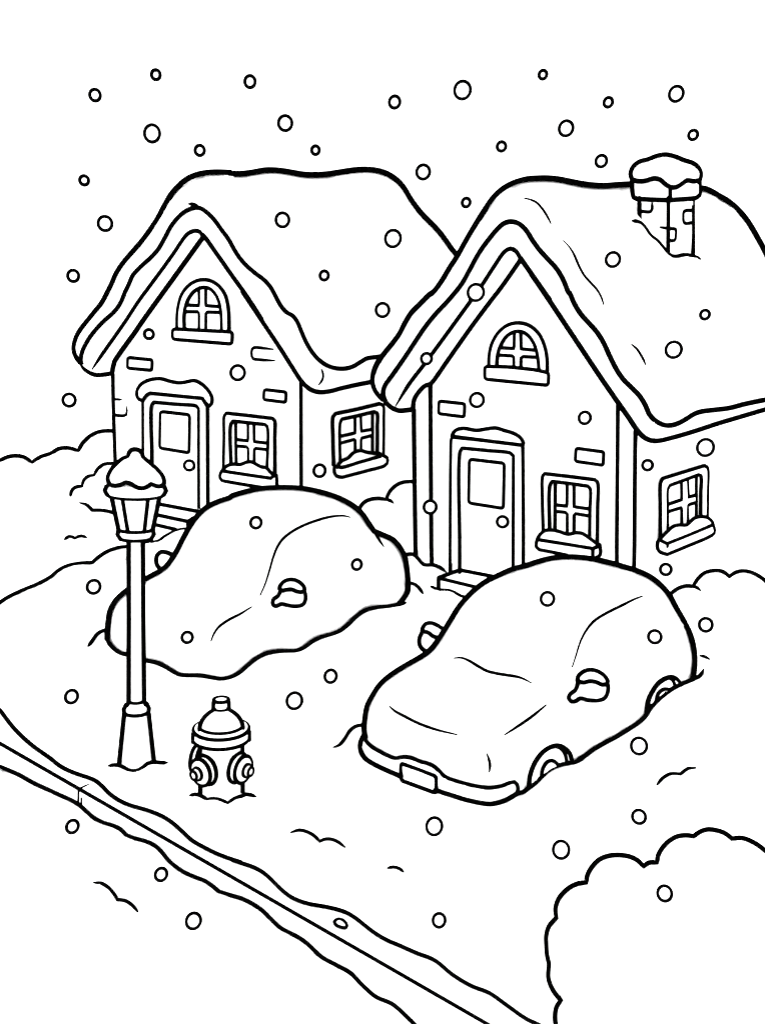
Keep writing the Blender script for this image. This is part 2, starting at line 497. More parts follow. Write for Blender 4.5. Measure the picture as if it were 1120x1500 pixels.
# ---------------------------------------------------------------- left house
La = sm(Z(5, (180, 490), (155, 455), (145, 415), (155, 360), (180, 310), (215, 265), (255, 215), (295, 165), (325, 110), (350, 60))
      + Z(1, (375, 1235), (410, 1180), (460, 1120), (520, 1050), (560, 995), (600, 935), (640, 860), (675, 800), (715, 755), (760, 718), (810, 695), (860, 683), (920, 679), (1000, 683))
      + Z(2, (60, 685), (130, 687), (190, 680), (250, 669), (290, 667), (340, 670), (400, 680), (460, 690), (520, 693), (590, 690), (660, 680), (730, 669), (790, 664), (840, 666), (890, 676), (940, 698), (985, 732), (1020, 775))
      + Z(3, (110, 815), (150, 873), (190, 920), (235, 965), (275, 1008), (315, 1062), (345, 1105), (370, 1135), (410, 1190), (450, 1250)))
Lb = sm(Z(5, (352, 548), (300, 556), (255, 556), (220, 540), (195, 515), (183, 480), (187, 440), (205, 395), (235, 345), (275, 295), (320, 250), (355, 220), (385, 185), (405, 150), (425, 100), (445, 60))
      + Z(1, (465, 1245), (510, 1195), (560, 1150), (605, 1100), (640, 1040), (675, 975), (715, 925), (760, 890), (810, 874), (835, 877), (870, 900), (910, 940), (950, 995), (990, 1050), (1020, 1105), (1050, 1150), (1085, 1190))
      + Z(2, (200, 1232), (250, 1270), (285, 1310), (315, 1365), (340, 1410), (370, 1445), (405, 1465))
      + Z(6, (430, 265), (455, 325), (480, 380), (510, 430), (550, 475), (590, 503), (630, 518), (680, 523), (730, 513), (770, 490), (810, 467), (850, 460), (890, 455), (1000, 440), (1150, 400)))
Lcl = sm(Z(5, (245, 525), (300, 445), (360, 360), (430, 260)) + Z(1, (500, 1385), (570, 1290), (640, 1195), (700, 1110), (740, 1050), (770, 1015), (805, 1000), (835, 1008), (850, 1035)))
Lunder = sm([(297.5, 344.5), (301.5, 348.8), (312.4, 364.2), (326, 383.6), (341, 405)] + Z(2, (160, 1365), (240, 1490))
      + Z(6, (130, 100), (200, 205), (270, 310), (340, 415), (400, 510), (445, 580), (475, 615), (510, 640), (550, 651), (600, 648), (680, 628), (760, 610), (835, 595), (1000, 555), (1150, 520)))
Ld = sm(Z(1, (850, 1035), (700, 1243), (520, 1493)) + Z(5, (480, 320), (390, 445), (365, 485), (358, 510), (352, 548)))
LEC = Z(6, (540, 650))[0]
LH = house('snowy_house', 'left cottage, no chimney, its three step doorstep behind the street lamp', dict(
    base=(300, 766), corner=(441, 700), eave_corner=LEC, length=4.6,
    wall_lm=(167.5, 690), wall_lt=(166, 525), wall_rt=(441, 560), wall_apex=(289, 330),
    wall_ink=[(poly(Z(5, (359, 540), (361, 700), (366, 860), (373, 1060), (378, 1180))), 5.2, None),
              (poly(Z(6, (450, 600), (452, 1165), (453, 1300))), 4.0, None),
              (poly(Z(5, (372, 690), (405, 692))), 1.8, (0, .4)),
              (sm(Z(5, (430, 728), (435, 750), (432, 772), (415, 780), (372, 777))), 3.0, (.3, 0)),
              (sm(Z(6, (300, 417), (240, 410), (195, 407), (184, 417), (183, 455), (190, 468), (230, 474), (308, 479))), 3.2, (.25, .25))],
    side_ink=[], bricks=[Z(5, (440, 462), (573, 475), (570, 532), (438, 520)), Z(6, (251, 637), (371, 651), (367, 707), (248, 692))],
    a=La, b=Lb, c=Lcl, c_ink=Lcl, under=list(reversed(Lunder)), d=Ld, wa=6.4, wb=4.9, wc=4.9, wd=5.6, wu=5.4,
    rake=(Z(1, (870, 900))[0], Z(6, (510, 430))[0]), ridge_x=262,
    roof_end=sm([(690, 405), (694, 450), (680, 490), (640, 505)]), roof_end_ink=[],
    edge_ink=[(sm(Z(6, (560, 524), (569, 550), (567, 580), (548, 610))), 2.8)],
    snow_ink=[(sm(Z(1, (770, 853), (800, 857), (835, 877))), 3.4)]))

def arch(H, outer, inner, panes, bars, sill):
    return window(H, 0, sm(outer), sm(inner), [(poly(p, 3), 3.5) for p in panes], bars, rrect(sill, 4.5), None)
t = 5
arch(LH, Z(t, (708, 315), (708, 240), (715, 180), (735, 115), (775, 65), (815, 42), (850, 36), (890, 42), (935, 70), (970, 120), (985, 180), (990, 240), (990, 325)),
     Z(t, (749, 315), (745, 250), (752, 190), (770, 140), (800, 100), (830, 82), (850, 78), (880, 82), (910, 105), (935, 150), (948, 210), (952, 320)),
     [Z(t, (829, 85), (829, 178), (757, 175)), Z(t, (865, 85), (865, 178), (940, 184)), Z(t, (752, 211), (820, 211), (829, 220), (829, 306)), Z(t, (946, 215), (875, 213), (865, 222), (865, 308))],
     [Z(t, (829, 86), (865, 86), (865, 306), (829, 304)), Z(t, (757, 176), (829, 179), (829, 212), (754, 210)), Z(t, (865, 179), (940, 184), (945, 214), (865, 213))],
     Z(t, (684, 305), (1010, 322), (1007, 388), (684, 362)))
t = 6
window(LH, 0, sm(Z(t, (28, 1075), (32, 900), (34, 780), (44, 766), None, (170, 780), (295, 795), None, (306, 806), (307, 900), (308, 1112)), 3),
       sm(Z(t, (68, 1060), (68, 825), (80, 809), None, (170, 819), (255, 828), None, (267, 838), (267, 1085)), 3),
       [(poly(Z(t, (95, 818), (98, 1045))), 3.6)] + [(poly(p, 3), 3.4) for p in (Z(t, (163, 826), (163, 918), (98, 910)), Z(t, (195, 830), (196, 922), (264, 930)), Z(t, (98, 945), (155, 950), (164, 960), (164, 1035)), Z(t, (264, 965), (205, 958), (196, 966), (196, 1040)))],
       [Z(t, (163, 822), (195, 824), (196, 1038), (164, 1035)), Z(t, (98, 911), (163, 918), (163, 951), (98, 945)), Z(t, (196, 922), (264, 930), (264, 964), (196, 958))],
       Z(t, (14, 1084), (285, 1122), (320, 1108), (320, 1180), (250, 1174), (22, 1136), (10, 1118)),
       sm(Z(t, (20, 1082), (35, 1062), (60, 1048), (90, 1045), (120, 1047), (150, 1035), (180, 1032), (205, 1045), (235, 1060), (262, 1065), (280, 1085), (300, 1110), (285, 1122), None, (150, 1102), (20, 1082)), 3),
       sill_ink=[sm(Z(t, (20, 1082), (12, 1095), (10, 1120), (22, 1136), None, (130, 1155), (250, 1174)), 3), poly(Z(t, (297, 1110), (318, 1108), (320, 1175)))])
window(LH, 1, sm(Z(t, (630, 1070), (626, 900), (627, 785), (640, 769), None, (760, 744), (880, 715), None, (897, 722), (901, 800), (900, 1000)), 3),
       sm(Z(t, (663, 1062), (663, 820), (672, 799), None, (760, 780), (850, 758), None, (866, 765), (868, 850), (868, 1000)), 3),
       [(poly(Z(t, (840, 765), (840, 980))), 3.6)] + [(poly(p, 3), 3.4) for p in (Z(t, (745, 788), (745, 875), (666, 893)), Z(t, (775, 780), (778, 865), (838, 855)), Z(t, (666, 930), (740, 910), (746, 915), (746, 985)), Z(t, (838, 888), (780, 903), (777, 912), (777, 980)))],
       [Z(t, (745, 784), (775, 777), (777, 985), (746, 990)), Z(t, (666, 894), (745, 876), (745, 909), (666, 930)), Z(t, (777, 866), (838, 855), (838, 888), (777, 903))],
       Z(t, (632, 1058), (660, 1064), (898, 998), (916, 1003), (922, 1035), (912, 1052), (675, 1117), (648, 1115), (632, 1095)),
       sm(Z(t, (650, 1055), (670, 1030), (710, 1010), (735, 985), (775, 970), (810, 980), (855, 985), (880, 987), (898, 998), None, (780, 1031), (665, 1063), (650, 1055)), 3),
       sill_ink=[sm(Z(t, (650, 1062), (632, 1060), None, (633, 1090), (645, 1110), (675, 1117), None, (800, 1084), (905, 1054), (920, 1040), (920, 1010), (900, 997)), 3)])

def door(H, outer, inner, pane, handle, hr, snow, snow_bulge=.35):
    W = H['W']; root = H['root']
    mb = MB(); mb.slab(inner, W.shift(.02), B * .05)
    d = mb.build('door', WOOD, root)
    mb = MB(); q = rrect(pane, 4.5); mb.slab(q, W.shift(.03), B * .02, 3.6); mb.build('panel', GLASS, d)
    # round knob
    mb = MB(); c_ = W.shift(.1).hit(handle); px = (c_ - EYE).dot(FW) / F; r = hr * px
    vd = (EYE - c_).normalized()
    mb.lathe([(r * .1, r * .5), (r * .6, r * .42), (r * .9, r * .2), (r, 0), (r * .7, -r * .3), (r * .4, -.09)], c_, vd, 24); mb.ring(c_, r, vd, 3.9); mb.build('handle', METAL, d)
    mb = MB(); mb.slab(list(outer) + list(reversed(inner)), W.shift(.06), B * .1)
    mb.ink(outer, W.shift(.06), 3.9); mb.ink(inner, W.shift(.06), 3.9)
    mb.build('door_frame', WOOD, root)
    mb = MB(); rel = Relief([(snow, W.shift(.1))], snow_bulge, back=.2, blur=0); rel.put(mb); mb.ink(closed(snow), rel.rim, 4.0); mb.build('door_snow', SNOW, root)
t = 5
door(LH, sm(Z(t, (524, 1240), (523, 1000), (522, 700), None, (540, 668), (562, 657), None, (700, 671), (846, 685), None, (873, 730), None, (874, 1000), (875, 1315)), 3),
     sm(Z(t, (569, 1255), (569, 1000), (569, 722), (580, 706), None, (700, 717), (815, 728), (827, 742), None, (827, 1000), (828, 1306)), 3),
     Z(t, (617, 757), (777, 775), (774, 983), (614, 957)), Z(t, (774, 1052))[0], 6.6,
     sm(Z(t, (518, 698), (500, 690), (488, 665), (495, 630), (515, 605), (555, 585), (615, 577), (670, 592), (720, 600), (760, 595), (800, 587), (840, 605), (880, 645), (897, 680), (895, 715), (882, 727), (866, 712), (848, 685), None, (700, 671), (562, 657), None, (540, 668), (525, 690), (518, 698)), 3))
# steps of the left house: three treads in front of the door
W = LH['W']
mb = MB()
s1 = W.shift(.25); s2 = W.shift(.5); s3 = W.shift(.75)
mb.slab(Z(t, (500, 1242), (830, 1305), (835, 1480), (500, 1480)), s1, B * .25)
mb.slab(Z(t, (480, 1298), (765, 1358), (765, 1480), (480, 1480)), s2, B * .25)
mb.slab(Z(t, (470, 1350), (700, 1400), (760, 1412), (760, 1480), (470, 1480)), s3, B * .25)
mb.ink(poly(Z(t, (500, 1242), (605, 1262), (832, 1305))), s1, 4.0)
mb.ink(poly(Z(t, (490, 1299), (597, 1322), (765, 1358))), s2, 4.0)
mb.ink(sm(Z(t, (765, 1358), (790, 1342), (835, 1322))), s2, 3.4); mb.ink(poly(Z(t, (765, 1358), (765, 1392))), s2, 3.0)
mb.ink(poly(Z(t, (470, 1350), (583, 1375), (700, 1402))), s3, 4.0)
mb.build('doorstep', STONE, LH['root'])

# ---------------------------------------------------------------- right house
Ra = sm(Z(7, (115, 690), (95, 670), (70, 635), (58, 590), (63, 540), (85, 490), (120, 440), (165, 385), (205, 330), (235, 270), (270, 215), (310, 175), (370, 115))
      + Z(3, (240, 1335), (285, 1275), (330, 1200), (370, 1140), (420, 1050), (470, 965), (520, 885), (570, 815), (620, 770), (680, 737), (750, 717))
      + Z(4, (60, 713), (110, 712), (170, 717), (230, 728), (300, 742), (370, 751), (430, 753), (500, 748), (570, 745), (700, 748), (850, 755), (955, 767), (985, 772), (1010, 783), (1040, 800)))
Rb = sm(Z(7, (278, 745), (240, 750), (200, 752), (160, 735), (130, 705), (115, 655), (125, 615), (160, 565), (220, 480), (280, 390), (340, 300), (400, 225), (470, 150))
      + Z(3, (395, 1290), (440, 1210), (490, 1120), (540, 1050), (590, 990), (625, 960), (665, 950), (705, 960), (745, 995), (780, 1050), (820, 1105), (870, 1160), (915, 1210), (950, 1270), (980, 1340))
      + Z(8, (235, 105), (265, 170), (300, 225), (345, 275), (385, 320), (420, 375), (455, 450), (490, 520), (530, 580), (580, 630), (620, 672), (650, 720), (675, 775), (710, 810), (750, 830), (790, 833), (830, 822), (880, 795), (920, 770), (960, 757), (1030, 748), (1110, 738), (1200, 715), (1320, 690)))
Rcl = sm(Z(7, (185, 725), (260, 605), (340, 500), (440, 365), (560, 200), (640, 90)) + Z(3, (440, 1385), (505, 1300), (570, 1200), (630, 1115), (660, 1098), (690, 1110), (716, 1150)))
Runder = sm(Z(3, (716, 1150), (800, 1270), (880, 1385)) + Z(8, (25, 0), (120, 140), (220, 290), (320, 440), (410, 575), (500, 705), (560, 790), (600, 850), (640, 895), (680, 915), (720, 918), (780, 905), (870, 880), (950, 855), (1030, 828), (1150, 792), (1320, 742)))
Rd = sm(Z(3, (716, 1160), (600, 1325)) + Z(7, (720, 130), (600, 290), (480, 460), (385, 595), (372, 608), None, (345, 615), (310, 650), (285, 690), (280, 720), (279, 745)))
REC = Z(8, (700, 917))[0]
RH = house('snowy_house', 'right cottage with a snow capped brick chimney and white corner boards', dict(
    base=(612, 818), corner=(929, 740), eave_corner=REC, length=5.9,
    wall_lm=(608, 740), wall_lt=(606, 575), wall_rt=(929, 620), wall_apex=(758, 362),
    wall_ink=[(poly(Z(7, (283, 725), (286, 1000), (292, 1493)) + Z(11, (332, 130))), 5.4, None)],
    side_ink=[], bricks=[Z(7, (421, 700), (561, 715), (558, 786), (419, 769)), Z(8, (273, 958), (424, 978), (420, 1051), (269, 1029))],
    a=Ra, b=Rb, c=Rcl, c_ink=Rcl, under=list(reversed(Runder)), d=Rd, wa=6.4, wb=5.7, wc=5.2, wd=5.4, wu=5.8,
    rake=(Z(3, (745, 995))[0], Z(8, (530, 580))[0]), ridge_x=745,
    roof_end=sm([(1052, 286.5), (1068, 296), (1090, 318), (1110, 350), (1128, 385), (1150, 440), (1160, 520), (1145, 575)]),
    roof_end_ink=sm([(1052, 286.5), (1068, 296), (1090, 318), (1110, 350), (1128, 385), (1150, 440), (1160, 520), (1145, 575), (1125, 583)]),
    snow_ink=[(sm(Z(3, (738, 823), (770, 832), (805, 850), (840, 890), (865, 930), (882, 963))), 2.8),
              (sm(Z(4, (203, 1055), (235, 1090), (262, 1135), (285, 1190), (315, 1245), (355, 1290), (390, 1330), (412, 1370), (424, 1405))), 2.8),
              (sm(Z(8, (576, 390), (605, 418), (632, 460), (653, 502))), 2.6)]))
W = RH['W']
for px in (Z(7, (284, 700), (373, 606), (378, 1493)) + Z(11, (418, 190), (331, 190)), Z(8, (502, 700), (597, 840), (592, 1493)) + Z(12, (588, 330), (497, 330))):
    mb = MB(); mb.slab(px, W.shift(.03), B * .06)
    if px[0][0] < 700: mb.ink(poly(Z(7, (373, 612), (375, 1000), (378, 1493)) + Z(11, (418, 172))), W.shift(.03), 4.6)
    else:
        mb.ink(poly(Z(8, (502, 715), (500, 1000), (496, 1493)) + Z(12, (497, 300))), W.shift(.03), 4.6)
        mb.ink(poly(Z(8, (597, 865), (594, 1150), (592, 1493)) + Z(12, (588, 300))), W.shift(.03), 4.6)
    mb.build('corner_board', WOOD, RH['root'])
t = 7
arch(RH, Z(t, (693, 525), (695, 450), (710, 385), (745, 325), (790, 287), (850, 272), (910, 285), (960, 325), (990, 380), (1008, 450), (1012, 560)),
     Z(t, (735, 520), (740, 450), (755, 400), (785, 350), (820, 325), (850, 318), (885, 325), (920, 355), (945, 400), (960, 460), (968, 545)),
     [Z(t, (833, 325), (831, 413), (752, 408)), Z(t, (867, 322), (869, 415), (946, 422)), Z(t, (744, 448), (820, 452), (830, 460), (830, 518)), Z(t, (956, 460), (880, 456), (868, 465), (868, 520))],
     [Z(t, (833, 324), (867, 324), (868, 520), (830, 517)), Z(t, (752, 409), (831, 413), (831, 452), (746, 448)), Z(t, (869, 416), (946, 422), (955, 459), (869, 456))],
     Z(t, (671, 510), (800, 513), (940, 528), (1020, 545), (1017, 614), (671, 580)))
t = 8
window(RH, 0, sm(Z(t, (95, 1430), (90, 1250), (91, 1110), (100, 1097), None, (240, 1113), (375, 1130), None, (389, 1142), (390, 1300), (388, 1500)), 3),
       sm(Z(t, (128, 1430), (130, 1160), (142, 1139), None, (240, 1151), (338, 1165), None, (350, 1178), (349, 1300), (347, 1470)), 3),
       [(poly(Z(t, (160, 1150), (158, 1415))), 3.8)] + [(poly(p, 3), 3.6) for p in (Z(t, (225, 1160), (224, 1275), (162, 1268)), Z(t, (262, 1165), (262, 1278), (345, 1290)), Z(t, (162, 1302), (215, 1308), (226, 1318), (226, 1428)), Z(t, (345, 1328), (272, 1315), (262, 1325), (262, 1430)))],
       [Z(t, (225, 1160), (262, 1164), (262, 1430), (226, 1426)), Z(t, (162, 1269), (224, 1275), (224, 1308), (162, 1302)), Z(t, (262, 1279), (345, 1290), (345, 1327), (262, 1314))],
       Z(12, (60, 36), (365, 88), (405, 68), (406, 122), (388, 140), (220, 124), (75, 97), (57, 80)),
       sm(Z(t, (60, 1457), (75, 1430), (100, 1410), (140, 1405), (180, 1413), (230, 1428), (270, 1420), (305, 1423), (340, 1445), (385, 1478)) + Z(12, (402, 68), (365, 88), None, (220, 64), (60, 38)), 3),
       sill_ink=[sm(Z(12, (62, 36), (56, 55), (58, 80), (75, 95), None, (150, 109), (225, 124)), 3), sm(Z(12, (402, 66), (406, 90), (405, 122), (385, 137)), 3), poly(Z(12, (365, 90), (365, 132)))])
window(RH, 1, sm(Z(t, (732, 1465), (734, 1300), (736, 1142), (748, 1123), None, (860, 1088), (975, 1053), None, (988, 1062), (990, 1200), (988, 1345)), 3),
       sm(Z(t, (770, 1440), (771, 1300), (772, 1180), (782, 1162), None, (860, 1133), (940, 1103), None, (954, 1108), (954, 1200), (953, 1345)), 3),
       [(poly(Z(t, (928, 1115), (928, 1345))), 3.8)] + [(poly(p, 3), 3.6) for p in (Z(t, (847, 1140), (848, 1240), (774, 1265)), Z(t, (880, 1128), (885, 1225), (926, 1215)), Z(t, (774, 1305), (845, 1283), (848, 1290), (848, 1385)), Z(t, (926, 1255), (890, 1265), (880, 1275), (880, 1385)))],
       [Z(t, (847, 1138), (880, 1126), (882, 1385), (848, 1385)), Z(t, (775, 1266), (848, 1241), (848, 1284), (775, 1305)), Z(t, (884, 1226), (926, 1215), (926, 1255), (884, 1266))],
       Z(12, (726, 40), (770, 66), (1020, -36), (1028, -30), (1028, -2), (1018, 15), (770, 120), (735, 108), (719, 95), (719, 48)),
       sm(Z(t, (728, 1458), (750, 1435), (775, 1410), (805, 1385), (840, 1377), (875, 1378), (895, 1362), (920, 1340), (955, 1332), (990, 1337), (1012, 1355), (1022, 1376), None, (900, 1427), (770, 1480), None, (728, 1458)), 3),
       sill_ink=[sm(Z(12, (728, 38), (720, 48), (719, 90), (735, 108), (770, 120), None, (890, 70), (1000, 23), (1025, 5), (1028, -15), (1022, -38)), 3), poly(Z(12, (770, 66), (770, 76)))])
t = 7
door(RH, sm(Z(t, (482, 1630), (482, 1493), (485, 1000), (488, 910), (494, 897), None, (690, 918), (878, 942), None, (880, 1200), (881, 1493), (880, 1690)), 3),
     sm(Z(t, (533, 1636), (533, 1493), (535, 975), (546, 957), None, (690, 971), (812, 985), (828, 1000), None, (827, 1300), (826, 1680)), 3),
     Z(t, (587, 1018), (777, 1040), (772, 1287), (583, 1257)), Z(t, (767, 1360))[0], 7.2,
     sm(Z(t, (491, 893), (500, 870), (520, 855), (555, 849), (625, 860), (680, 852), (730, 847), (775, 860), (830, 877), (865, 900), (882, 930), (880, 942), None, (690, 918), (491, 893)), 3))
mb = MB(); s1 = W.shift(.45); s0_ = W.shift(.02)
top_z = W.shift(.45).hit(Z(11, (455, 248))[0]).z
tp = Plane((0, 0, top_z), ZUP)
mb.slab(Z(11, (455, 247), (570, 205), (1000, 290), (900, 360)), lambda p: min(tp(p), W.shift(-.03)(p)), Vector((0, 0, -top_z - .05)))
mb.ink(poly(Z(11, (455, 247), (570, 205), (780, 246))), lambda p: min(tp(p), W.shift(.02)(p)), 4.2)
mb.ink(poly(Z(11, (455, 249), (660, 299), (760, 323))), tp, 3.8)
mb.ink(poly(Z(11, (455, 250), (455, 306))), s1, 4.0)
mb.build('doorstep', STONE, RH['root'])

# chimney on the right roof
c0 = RH['R'].hit(Z(4, (776, 1120))[0])
cF = Plane(c0 + A * .02, -B); cS = Plane(c0, -A)              # two visible faces meeting at the stack's corner
def cw(p, o=0.0): return max(cF.shift(o)(p), cS.shift(o)(p))
mb = MB()
xl = cF.hit(Z(4, (620, 900))[0]); xr = cS.hit(Z(4, (911, 900))[0])
wA = (xl - c0).dot(A); wB = (xr - c0).dot(B); zt = cF.hit(Z(4, (778, 800))[0]).z
o_ = Vector((c0.x, c0.y, c0.z - 1.2)); mb.box(o_, A * wA, B * wB, ZUP * (zt - o_.z))
mb.ink(poly(Z(4, (620, 820), (620, 952))), cF.shift(.004), 5.0)
mb.ink(poly(Z(4, (778, 820), (776, 1122))), lambda p: cw(p, .004), 4.2)
mb.ink(poly(Z(4, (910, 820), (912, 1140))), cS.shift(.004), 5.0)
mb.ink(sm(Z(4, (688, 848), (688, 885), (680, 896), (630, 894)), 2), cF.shift(.004), 3.0, (.2, 0))
mb.ink(poly(Z(4, (730, 980), (775, 988)), 2), cF.shift(.004), 2.2, (.4, 0))
mb.ink(poly(rrect(Z(4, (776, 988), (818, 990), (813, 1055), (776, 1055)), 3)), cS.shift(.004), 3.2)
mb.ink(sm(Z(4, (905, 889), (870, 891), (858, 900), (856, 925), (858, 950), (868, 960), (905, 957)), 2), cS.shift(.004), 3.4)
ch = mb.build('chimney', STONE, RH['root'])
# its cap slab, a wider box
mb = MB(); cc = c0 - A * .02 - B * .02
kF = Plane(cc, -B); kS = Plane(cc, -A)
def kw(p, o=0.0): return max(kF.shift(o)(p), kS.shift(o)(p))
kl_ = kF.hit(Z(4, (582, 790))[0]); kr = kS.hit(Z(4, (946, 790))[0]); kb = kw(Z(4, (787, 832))[0]); kz0 = at(Z(4, (787, 832))[0], kb).z; kz1 = at(Z(4, (787, 712))[0], kb).z
mb.box(Vector((cc.x, cc.y, kz0)), A * (kl_ - cc).dot(A), B * (kr - cc).dot(B), ZUP * (kz1 - kz0))
mb.ink(sm(Z(4, (578, 725), (582, 790), (588, 818), (605, 826), None, (700, 831), (787, 833), None, (860, 828), (930, 820), (945, 808), (948, 725)), 3), lambda p: kw(p, .004), 5.0)
mb.ink(poly(Z(4, (788, 762), (787, 832))), lambda p: kw(p, .004), 4.0)
mb.build('chimney_cap', STONE, ch)
sc_ = sm(Z(4, (580, 722), (570, 690), (585, 650), (620, 622), (665, 610), (710, 592), (760, 583), (810, 593), (860, 613), (910, 630), (940, 655), (955, 690), (948, 725), None, (915, 730), (880, 725), (850, 745), (820, 762), (790, 762), (760, 745), (730, 720), (695, 715), (655, 727), (615, 730), (580, 722)), 3)
dk = kw(Z(4, (787, 750))[0]) + .12
mb = MB(); rel = Relief([(sc_, lambda p: kw((min(max(p[0], 926), 1024), p[1])) - .05)], .35, back=.8, blur=10); rel.put(mb); mb.ink(closed(sc_), rel.rim, 5.2); mb.build('snow_cap', SNOW, ch)
# drift of roof snow round the stack foot
mb = MB(); ft = sm(Z(4, (580, 945), (620, 955), (650, 985), (680, 1028), (715, 1055), (745, 1090), (775, 1125), (810, 1143), (860, 1133), (910, 1140), (955, 1157)))
low = [(p[0] - 6, p[1] + 26) for p in reversed(ft)]
fd = lambda p: min(RH['R'](p), cw(p)) - .06
rel = Relief([(ft, fd), (low, lambda p: RH['R'](p) - .01)], .1, v=B * .15 + A * .1, blur=3); rel.put(mb); mb.ink(ft, rel.rim, 4.4, (.06, .06)); mb.build('snow_drift', SNOW, ch)

# ================================================================== MOUNDS round feet of things
def mound(name, top, base_drop, w, depth=None, inkpaths=None, bulge=.25, taper=(.05, .05), stand=.6):
    """a low drift of snow: crest line drawn in ink, running out to the ground below it"""
    base = [(p[0], p[1] + base_drop * (math.sin(math.pi * min(1, max(0, i / max(1, len(top) - 1)))) ** .5)) for i, p in enumerate(top)]
    ft = depth or (lambda p: GROUND((p[0], p[1] + base_drop * stand)))
    rel = Relief([(top, ft), (list(reversed(base)), lambda p: GROUND(p))], bulge, back=.1, blur=3)
    mb = MB(); rel.put(mb)
    for q in (inkpaths or [top]): mb.ink(q, rel.rim, w, taper)
    return structure(mb.build(name, SNOW))
mound('snow_bank', sm(Z(9, (-330, 735), (-230, 660), (-140, 615), (-60, 582), (18, 540), (60, 505), (110, 480), (170, 467), (245, 462), None, (275, 435), (330, 400), (390, 380), (440, 375), (480, 370))), 45, 3.9, taper=None)
mound('snow_bank', sm(Z(9, (500, 366), (525, 358), (605, 345), (640, 320), (700, 290), (755, 280), (800, 290))), 30, 3.4, taper=(.1, .1), depth=lambda p: GROUND((p[0], p[1] + 6)))
mound('snow_bank', sm(Z(11, (250, 128), (280, 120), (320, 120), (350, 150), (375, 175), (430, 178), (470, 195), (497, 217))), 7, 4.0, depth=lambda p: min(GROUND((p[0], p[1] + 8)), RH['W'](p) - .1))
mound('snow_drift', sm(Z(11, (412, 293), (435, 308), (455, 315), (510, 318), (545, 330), (580, 350), (610, 355))), 12, 4.0, depth=lambda p: min(GROUND((p[0], p[1] + 3)), RH['W'].shift(.47)(p)))

# ================================================================== BUSHES
def bush(label, inks, close_px, depth, w, group='snow covered bushes', bulge=.6, taper=None, base=None):
    """rounded snow covered shrub: lobed outline, several swelling lobes, standing on the ground"""
    outline = inks[0]
    rel = Relief([(outline, depth), (close_px, depth)], bulge, back=bulge, blur=0)
    mb = MB(); rel.put(mb)
    mb.ink(outline, rel.rim, w, taper)
    for q in inks[1:]: mb.ink(q, lambda p: rel.on(p, .01), w, (0, .3))
    zb = [v for v in mb.v]; lo = min(zb, key=lambda v: v.z)
    ctr = sum((v for v in rel.front), Vector()) / len(rel.front)
    o = mb.build('snowy_bush', SNOW, None, (ctr.x, ctr.y, 0)); tag(o, label, 'bush', group); return o
dG = lambda y: const(GROUND((560, y)))
bush('largest and highest lobed snowy bush at the left edge, behind the left cottage', [sm(Z(5, (-330, 1090), (-270, 1030), (-200, 1000), (-130, 1005), (-85, 1035), None, (-40, 1005), (18, 985), (60, 960), (110, 955), (168, 970), None, (190, 930), (240, 885), (290, 865), (360, 862), (420, 870)))],
     poly([(184, 740), (-20, 752)], 6), dG(727), 4.0)
bush('low stepped snowy bush between the left cottage wall and the lamp lantern', [sm(Z(5, (70, 1258), (95, 1238), (127, 1232), None, (130, 1195), (150, 1172), (190, 1165), None, (200, 1130), (225, 1110), (255, 1107), None, (275, 1070), (310, 1045), (360, 1042), (400, 1046))), sm(Z(5, (372, 1316), (340, 1305), (290, 1297), (245, 1297), None, (215, 1268), (175, 1256)))],
     poly([(178, 764), (95, 750)], 6), dG(744), 3.9, taper=(.06, 0))
bush('two lobed snowy bush between the left car and the right cottage wall', [sm(Z(6, (755, 1330), (772, 1283), (800, 1250), (840, 1235), (880, 1232), (915, 1238), None, (935, 1195), (970, 1160), (1010, 1143), (1060, 1140), (1120, 1145))),
     sm(Z(6, (915, 1238), (940, 1245), (957, 1258)))], poly([(615, 809), (530, 806)], 6), dG(806), 4.0, bulge=.2)
bush('small snowy bush behind the right car, below the side window of the right cottage', [sm(Z(12, (770, 370), (790, 335), (830, 305), (870, 292), (912, 293), None, (940, 250), (975, 220), (1030, 207), (1075, 213), (1110, 240), None, (1150, 215), (1200, 210), (1260, 230), (1330, 290), (1350, 370))),
     sm(Z(12, (912, 293), (935, 302), (953, 317)))], poly([(1130, 905), (985, 910), (975, 890)], 6), dG(905), 3.9)
bush('big lobed snowy bush in the lower right corner, nearest the viewer', [sm(Z(16, (190, 1900), (160, 1820), (165, 1740), (190, 1700), None, (150, 1650), (122, 1580), (125, 1500), None, (114, 1450), (110, 1390), (110, 1345), (125, 1295), (165, 1248), None, (160, 1200), (175, 1150), (205, 1110), (250, 1075), (290, 1060), (328, 1055), None, (335, 1015), (360, 970), (400, 930), (450, 910), (510, 905), (570, 915), (610, 935), (642, 967), None, (670, 947), (715, 945), None, (722, 905), (745, 865), (785, 825), (830, 802), (875, 797), (915, 802), None, (950, 778), (990, 765), (1030, 768), (1085, 785), (1125, 815), None, (1180, 812), (1250, 840), (1330, 900)))],
     poly([(1150, 1340), (1150, 1480), (1100, 1540), (860, 1535)], 8), dG(1525), 5.4)

# ================================================================== CARS
def mirror(root, rel, capo, body, lift, w=4.4, name='side_mirror', inner=None, bulge=.5):
    mb = MB(); d0 = np.mean([rel.on(p, lift) for p in body]); dfn = lambda p: min(d0, rel.on(p, .05))
    r = Relief([(body, dfn)], bulge, back=1.2, blur=0); r.put(mb); mb.ink(closed(body), r.rim, w)
    m = mb.build(name, METAL, root)
    if capo:
        mb = MB(); dfn2 = lambda p: dfn(p) - .05; r = Relief([(capo, dfn2)], bulge, back=.5, blur=0); r.put(mb); mb.ink(closed(capo), r.rim, w); mb.build('snow_cap', SNOW, m)
